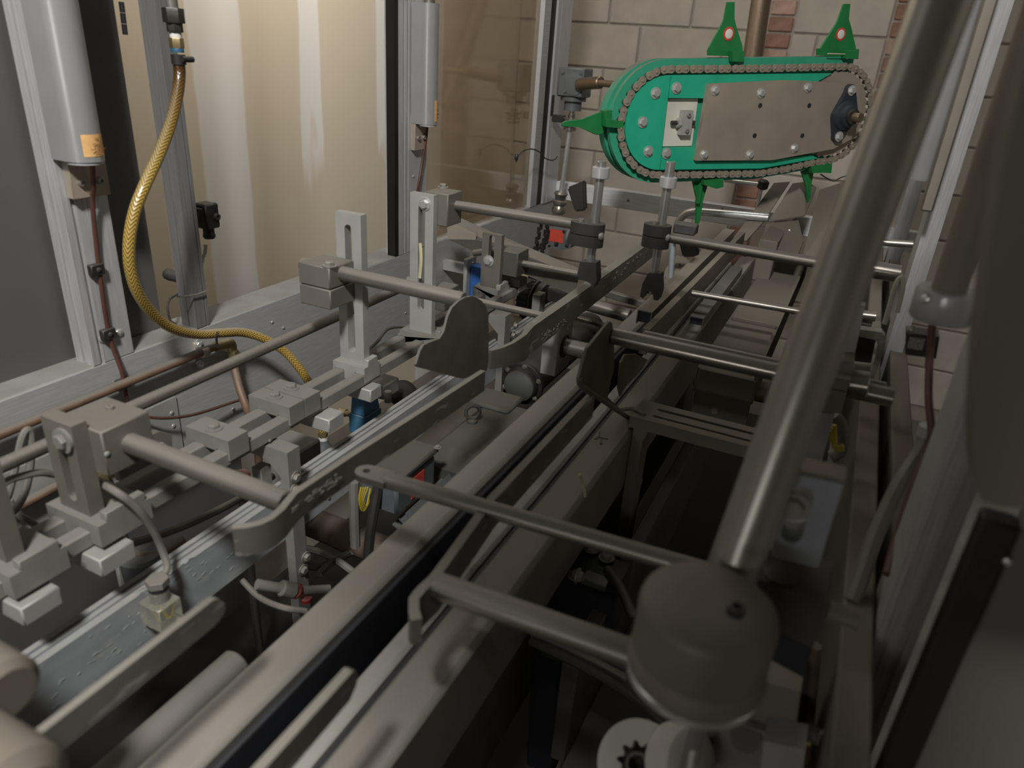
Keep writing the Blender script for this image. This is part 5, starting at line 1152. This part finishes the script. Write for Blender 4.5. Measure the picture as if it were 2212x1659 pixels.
MB().prism([V(x, y, Z=-1.15) for x, y in ((1322,1475),(1372,1490),(1345,1592),(1281,1574))], EZ*.008).build('plate', dustal, ftl)
MB().prism([V(x, y, Z=-1.15) for x, y in ((1225,1600),(1400,1640),(1380,1760),(1180,1720))], EZ*.008).build('plate', dustal, ftl)
for k, (px, lab) in enumerate(((((1150,1372),(1240,1410),(1330,1455),(1400,1500),(1470,1560)), 'flat grey cable running down under the near right arm, upper one'), (((1145,1385),(1230,1425),(1310,1468),(1385,1520),(1440,1575)), 'dark cable running beside the flat grey cable under the near right arm'))):
    cable('machine_cable', [V(x, y, Z=-.72) for x, y in px], .006, gcable if k == 0 else bcable, lab)
wh = thing('white_roller', 'white plastic roller wheel with a star-shaped black hub at the bottom edge', 'wheel', V(1355,1640,Z=-.62))
c = V(1378,1652,Z=-.60)
dd = (CAM-c).normalized(); ax = Vector((-.15,-.55,.6)).normalized()
q = MB(); a_ = ax.orthogonal().normalized(); b_ = ax.cross(a_); o_, i_ = [], []
for i in range(40):
    t = 2*PI*i/40; o_.append(c+(a_*math.cos(t)+b_*math.sin(t))*.040); rr = .021 if (i//2) % 2 else .016; i_.append(c+(a_*math.cos(t)+b_*math.sin(t))*rr)
q.holed(o_, i_, -ax*.018); q.build('rim', white, wh)
MB().lathe(c-ax*.012, ax, [(0,.022),(.004,.022)], 24).build('hub', black, wh)
MB().pipe(c-ax*.006, c+ax*.004, .0085, .011, 20).build('ring', gcable, wh)
one('white_collar', MB().lathe(V(1440,1640,Z=-.60), Vector((.5,-.2,.35)), [(0,.03),(.004,.034),(.03,.034),(.034,.028)], 26), white, 'second white rounded collar right of the white wheel', 'collar')
al = thing('upright_bar', 'pale upright aluminium bar beside the white collar at the bottom', 'bar', V(1480,1650,Y=.42))
vbox('bar', [(1497,1540),(1528,1546),(1500,1680),(1462,1680)], .43, .02, dustal, al)
bx = thing('connector_box', 'brown-grey connector boxes under the round housing at the bottom edge', 'box', V(1640,1600,Y=.5))
vbox('upper_box', [(1530,1440),(1730,1495),(1715,1600),(1530,1540)], .55, .05, tan, bx)
vbox('lower_box', [(1548,1545),(1705,1600),(1690,1720),(1520,1700)], .54, .05, dustal, bx)
MB().lathe(V(1610,1592,Y=.535), Vector((0,-.6,.8)), [(0,.014),(.003,.014)], 18).build('round_cap', dsteel, bx)
vbox('socket', [(1516,1586),(1545,1594),(1535,1630),(1508,1624)], .525, .01, black, bx)
vbox('white_pin', [(1488,1635),(1497,1637),(1492,1680),(1482,1680)], .40, .006, white, bx)
vbox('ribbed_block', [(1650,1600),(1740,1620),(1730,1700),(1640,1690)], .52, .03, alup, bx)
cable('yellow_hose', [V(1760,1620,Y=.6), V(1735,1630,Y=.58), V(1718,1650,Y=.56), V(1705,1690,Y=.55)], .008, ycable, 'short bright yellow hose at the bottom edge of the photo')
cable('black_hose', [V(1690,1590,Y=.56), V(1740,1580,Y=.56), V(1790,1605,Y=.56), V(1825,1645,Y=.56), V(1845,1700,Y=.56)], .008, gcable, 'dark grey hose arching over the yellow hose at the bottom')
one('tie_ring', MB().tube([V(1766,1600,Y=.55), V(1772,1585,Y=.55), V(1788,1578,Y=.55), V(1798,1590,Y=.55)], .002, 6), gcable, 'thin tie ring holding the dark grey hose', 'tie')
vp = thing('conduit', 'two thin vertical tubes right of the round housing', 'conduit', V(1740,1450,Y=.6))
MB().cyl(V(1735,1400,Y=.6), V(1722,1580,Y=.6), .0065, 12).build('tube', ycable if False else gcable, vp); MB().cyl(V(1760,1395,Y=.6), V(1745,1560,Y=.6), .0065, 12).build('tube', cwood, vp)
one('dark_plate', MB().prism([V(x, y, Y=.7) for x, y in ((1762,1452),(1790,1460),(1770,1620),(1735,1610))], EY*.01), rubber, 'dark plate behind the thin vertical tubes at lower right', 'plate')
# inner machinery below the slotted bracket
ib = thing('inner_frame', 'dark inner frame boxes seen below the slotted bracket', 'frame', W(-.1, .95, -1.0))
MB().box(-.20, .05, .70, 1.15, -1.02, -.99, .002).build('panel', dsteel, ib)
MB().box(-.225, -.20, .75, 1.9, -1.0, -.80, .002).build('side_rail', dkb, ib)
MB().box(-.10, -.085, .6, 1.4, -.97, -.93, .001).build('cross_strip', dustal, ib)
cr_ = thing('cross_roller', 'rusty cross roller and brackets below the bright thick arm', 'roller', W(-.1, 1.3, -.7))
MB().cyl(V(1505,815,Y=1.42), V(1660,850,Y=1.40), .021, 22).build('roller', mat('rusty_steel', (.22,.14,.085), .5, .5, .6, .2, 20), cr_)
vbox('bracket', [(1555,820),(1578,824),(1560,905),(1540,900)], 1.38, .02, MATS['rusty_steel'], cr_)
vbox('strap', [(1527,806),(1549,810),(1528,915),(1505,912)], 1.36, .02, rubber, cr_)
bolt(cr_, V(1545,885,Y=1.36), -EY, .008, 'hex', zincd)

# ---- repeats share a group
GROUPS = {'slotted_upright':'slotted uprights on the slide bars', 'frame_post':'aluminium frame posts', 'light_curtain_tube':'light curtain tubes on the posts',
 'clamp_block':'clamp blocks on the slide bars', 'support_bracket':'bracket legs along the slotted beam', 'cross_clamp':'cross clamps with drop rods', 'product_guide':'guides held by thick arms',
 'guide_rail':'far guide rails', 'flat_guide':'flat guides in the foreground', 'channel_guide':'channel guides', 'copper_pipe':'copper air pipes', 'rod_end':'rod ends on the right side', 'rod_stub':'rod ends left of the uprights',
 'side_frame_beam':'side frame beams', 'drain_hose':'hoses under the slotted beam', 'floor_cable':'cables below the scuffed guide', 'looped_cable':'looped cables', 'machine_cable':'cables under the near right arm',
 'sensor_cable':'thin brown sensor cables', 'loose_wire':'loose wires', 'support_rod':'rods at the lower left corner', 'lengthwise_cable':'cables running lengthwise', 'wire_bundle':'bundles of yellow wires'}
for o in S.objects:
    if o.parent is None and o.get('label') and not o.get('group'):
        g = GROUPS.get(o.name.split('.')[0])
        if g: o['group'] = g
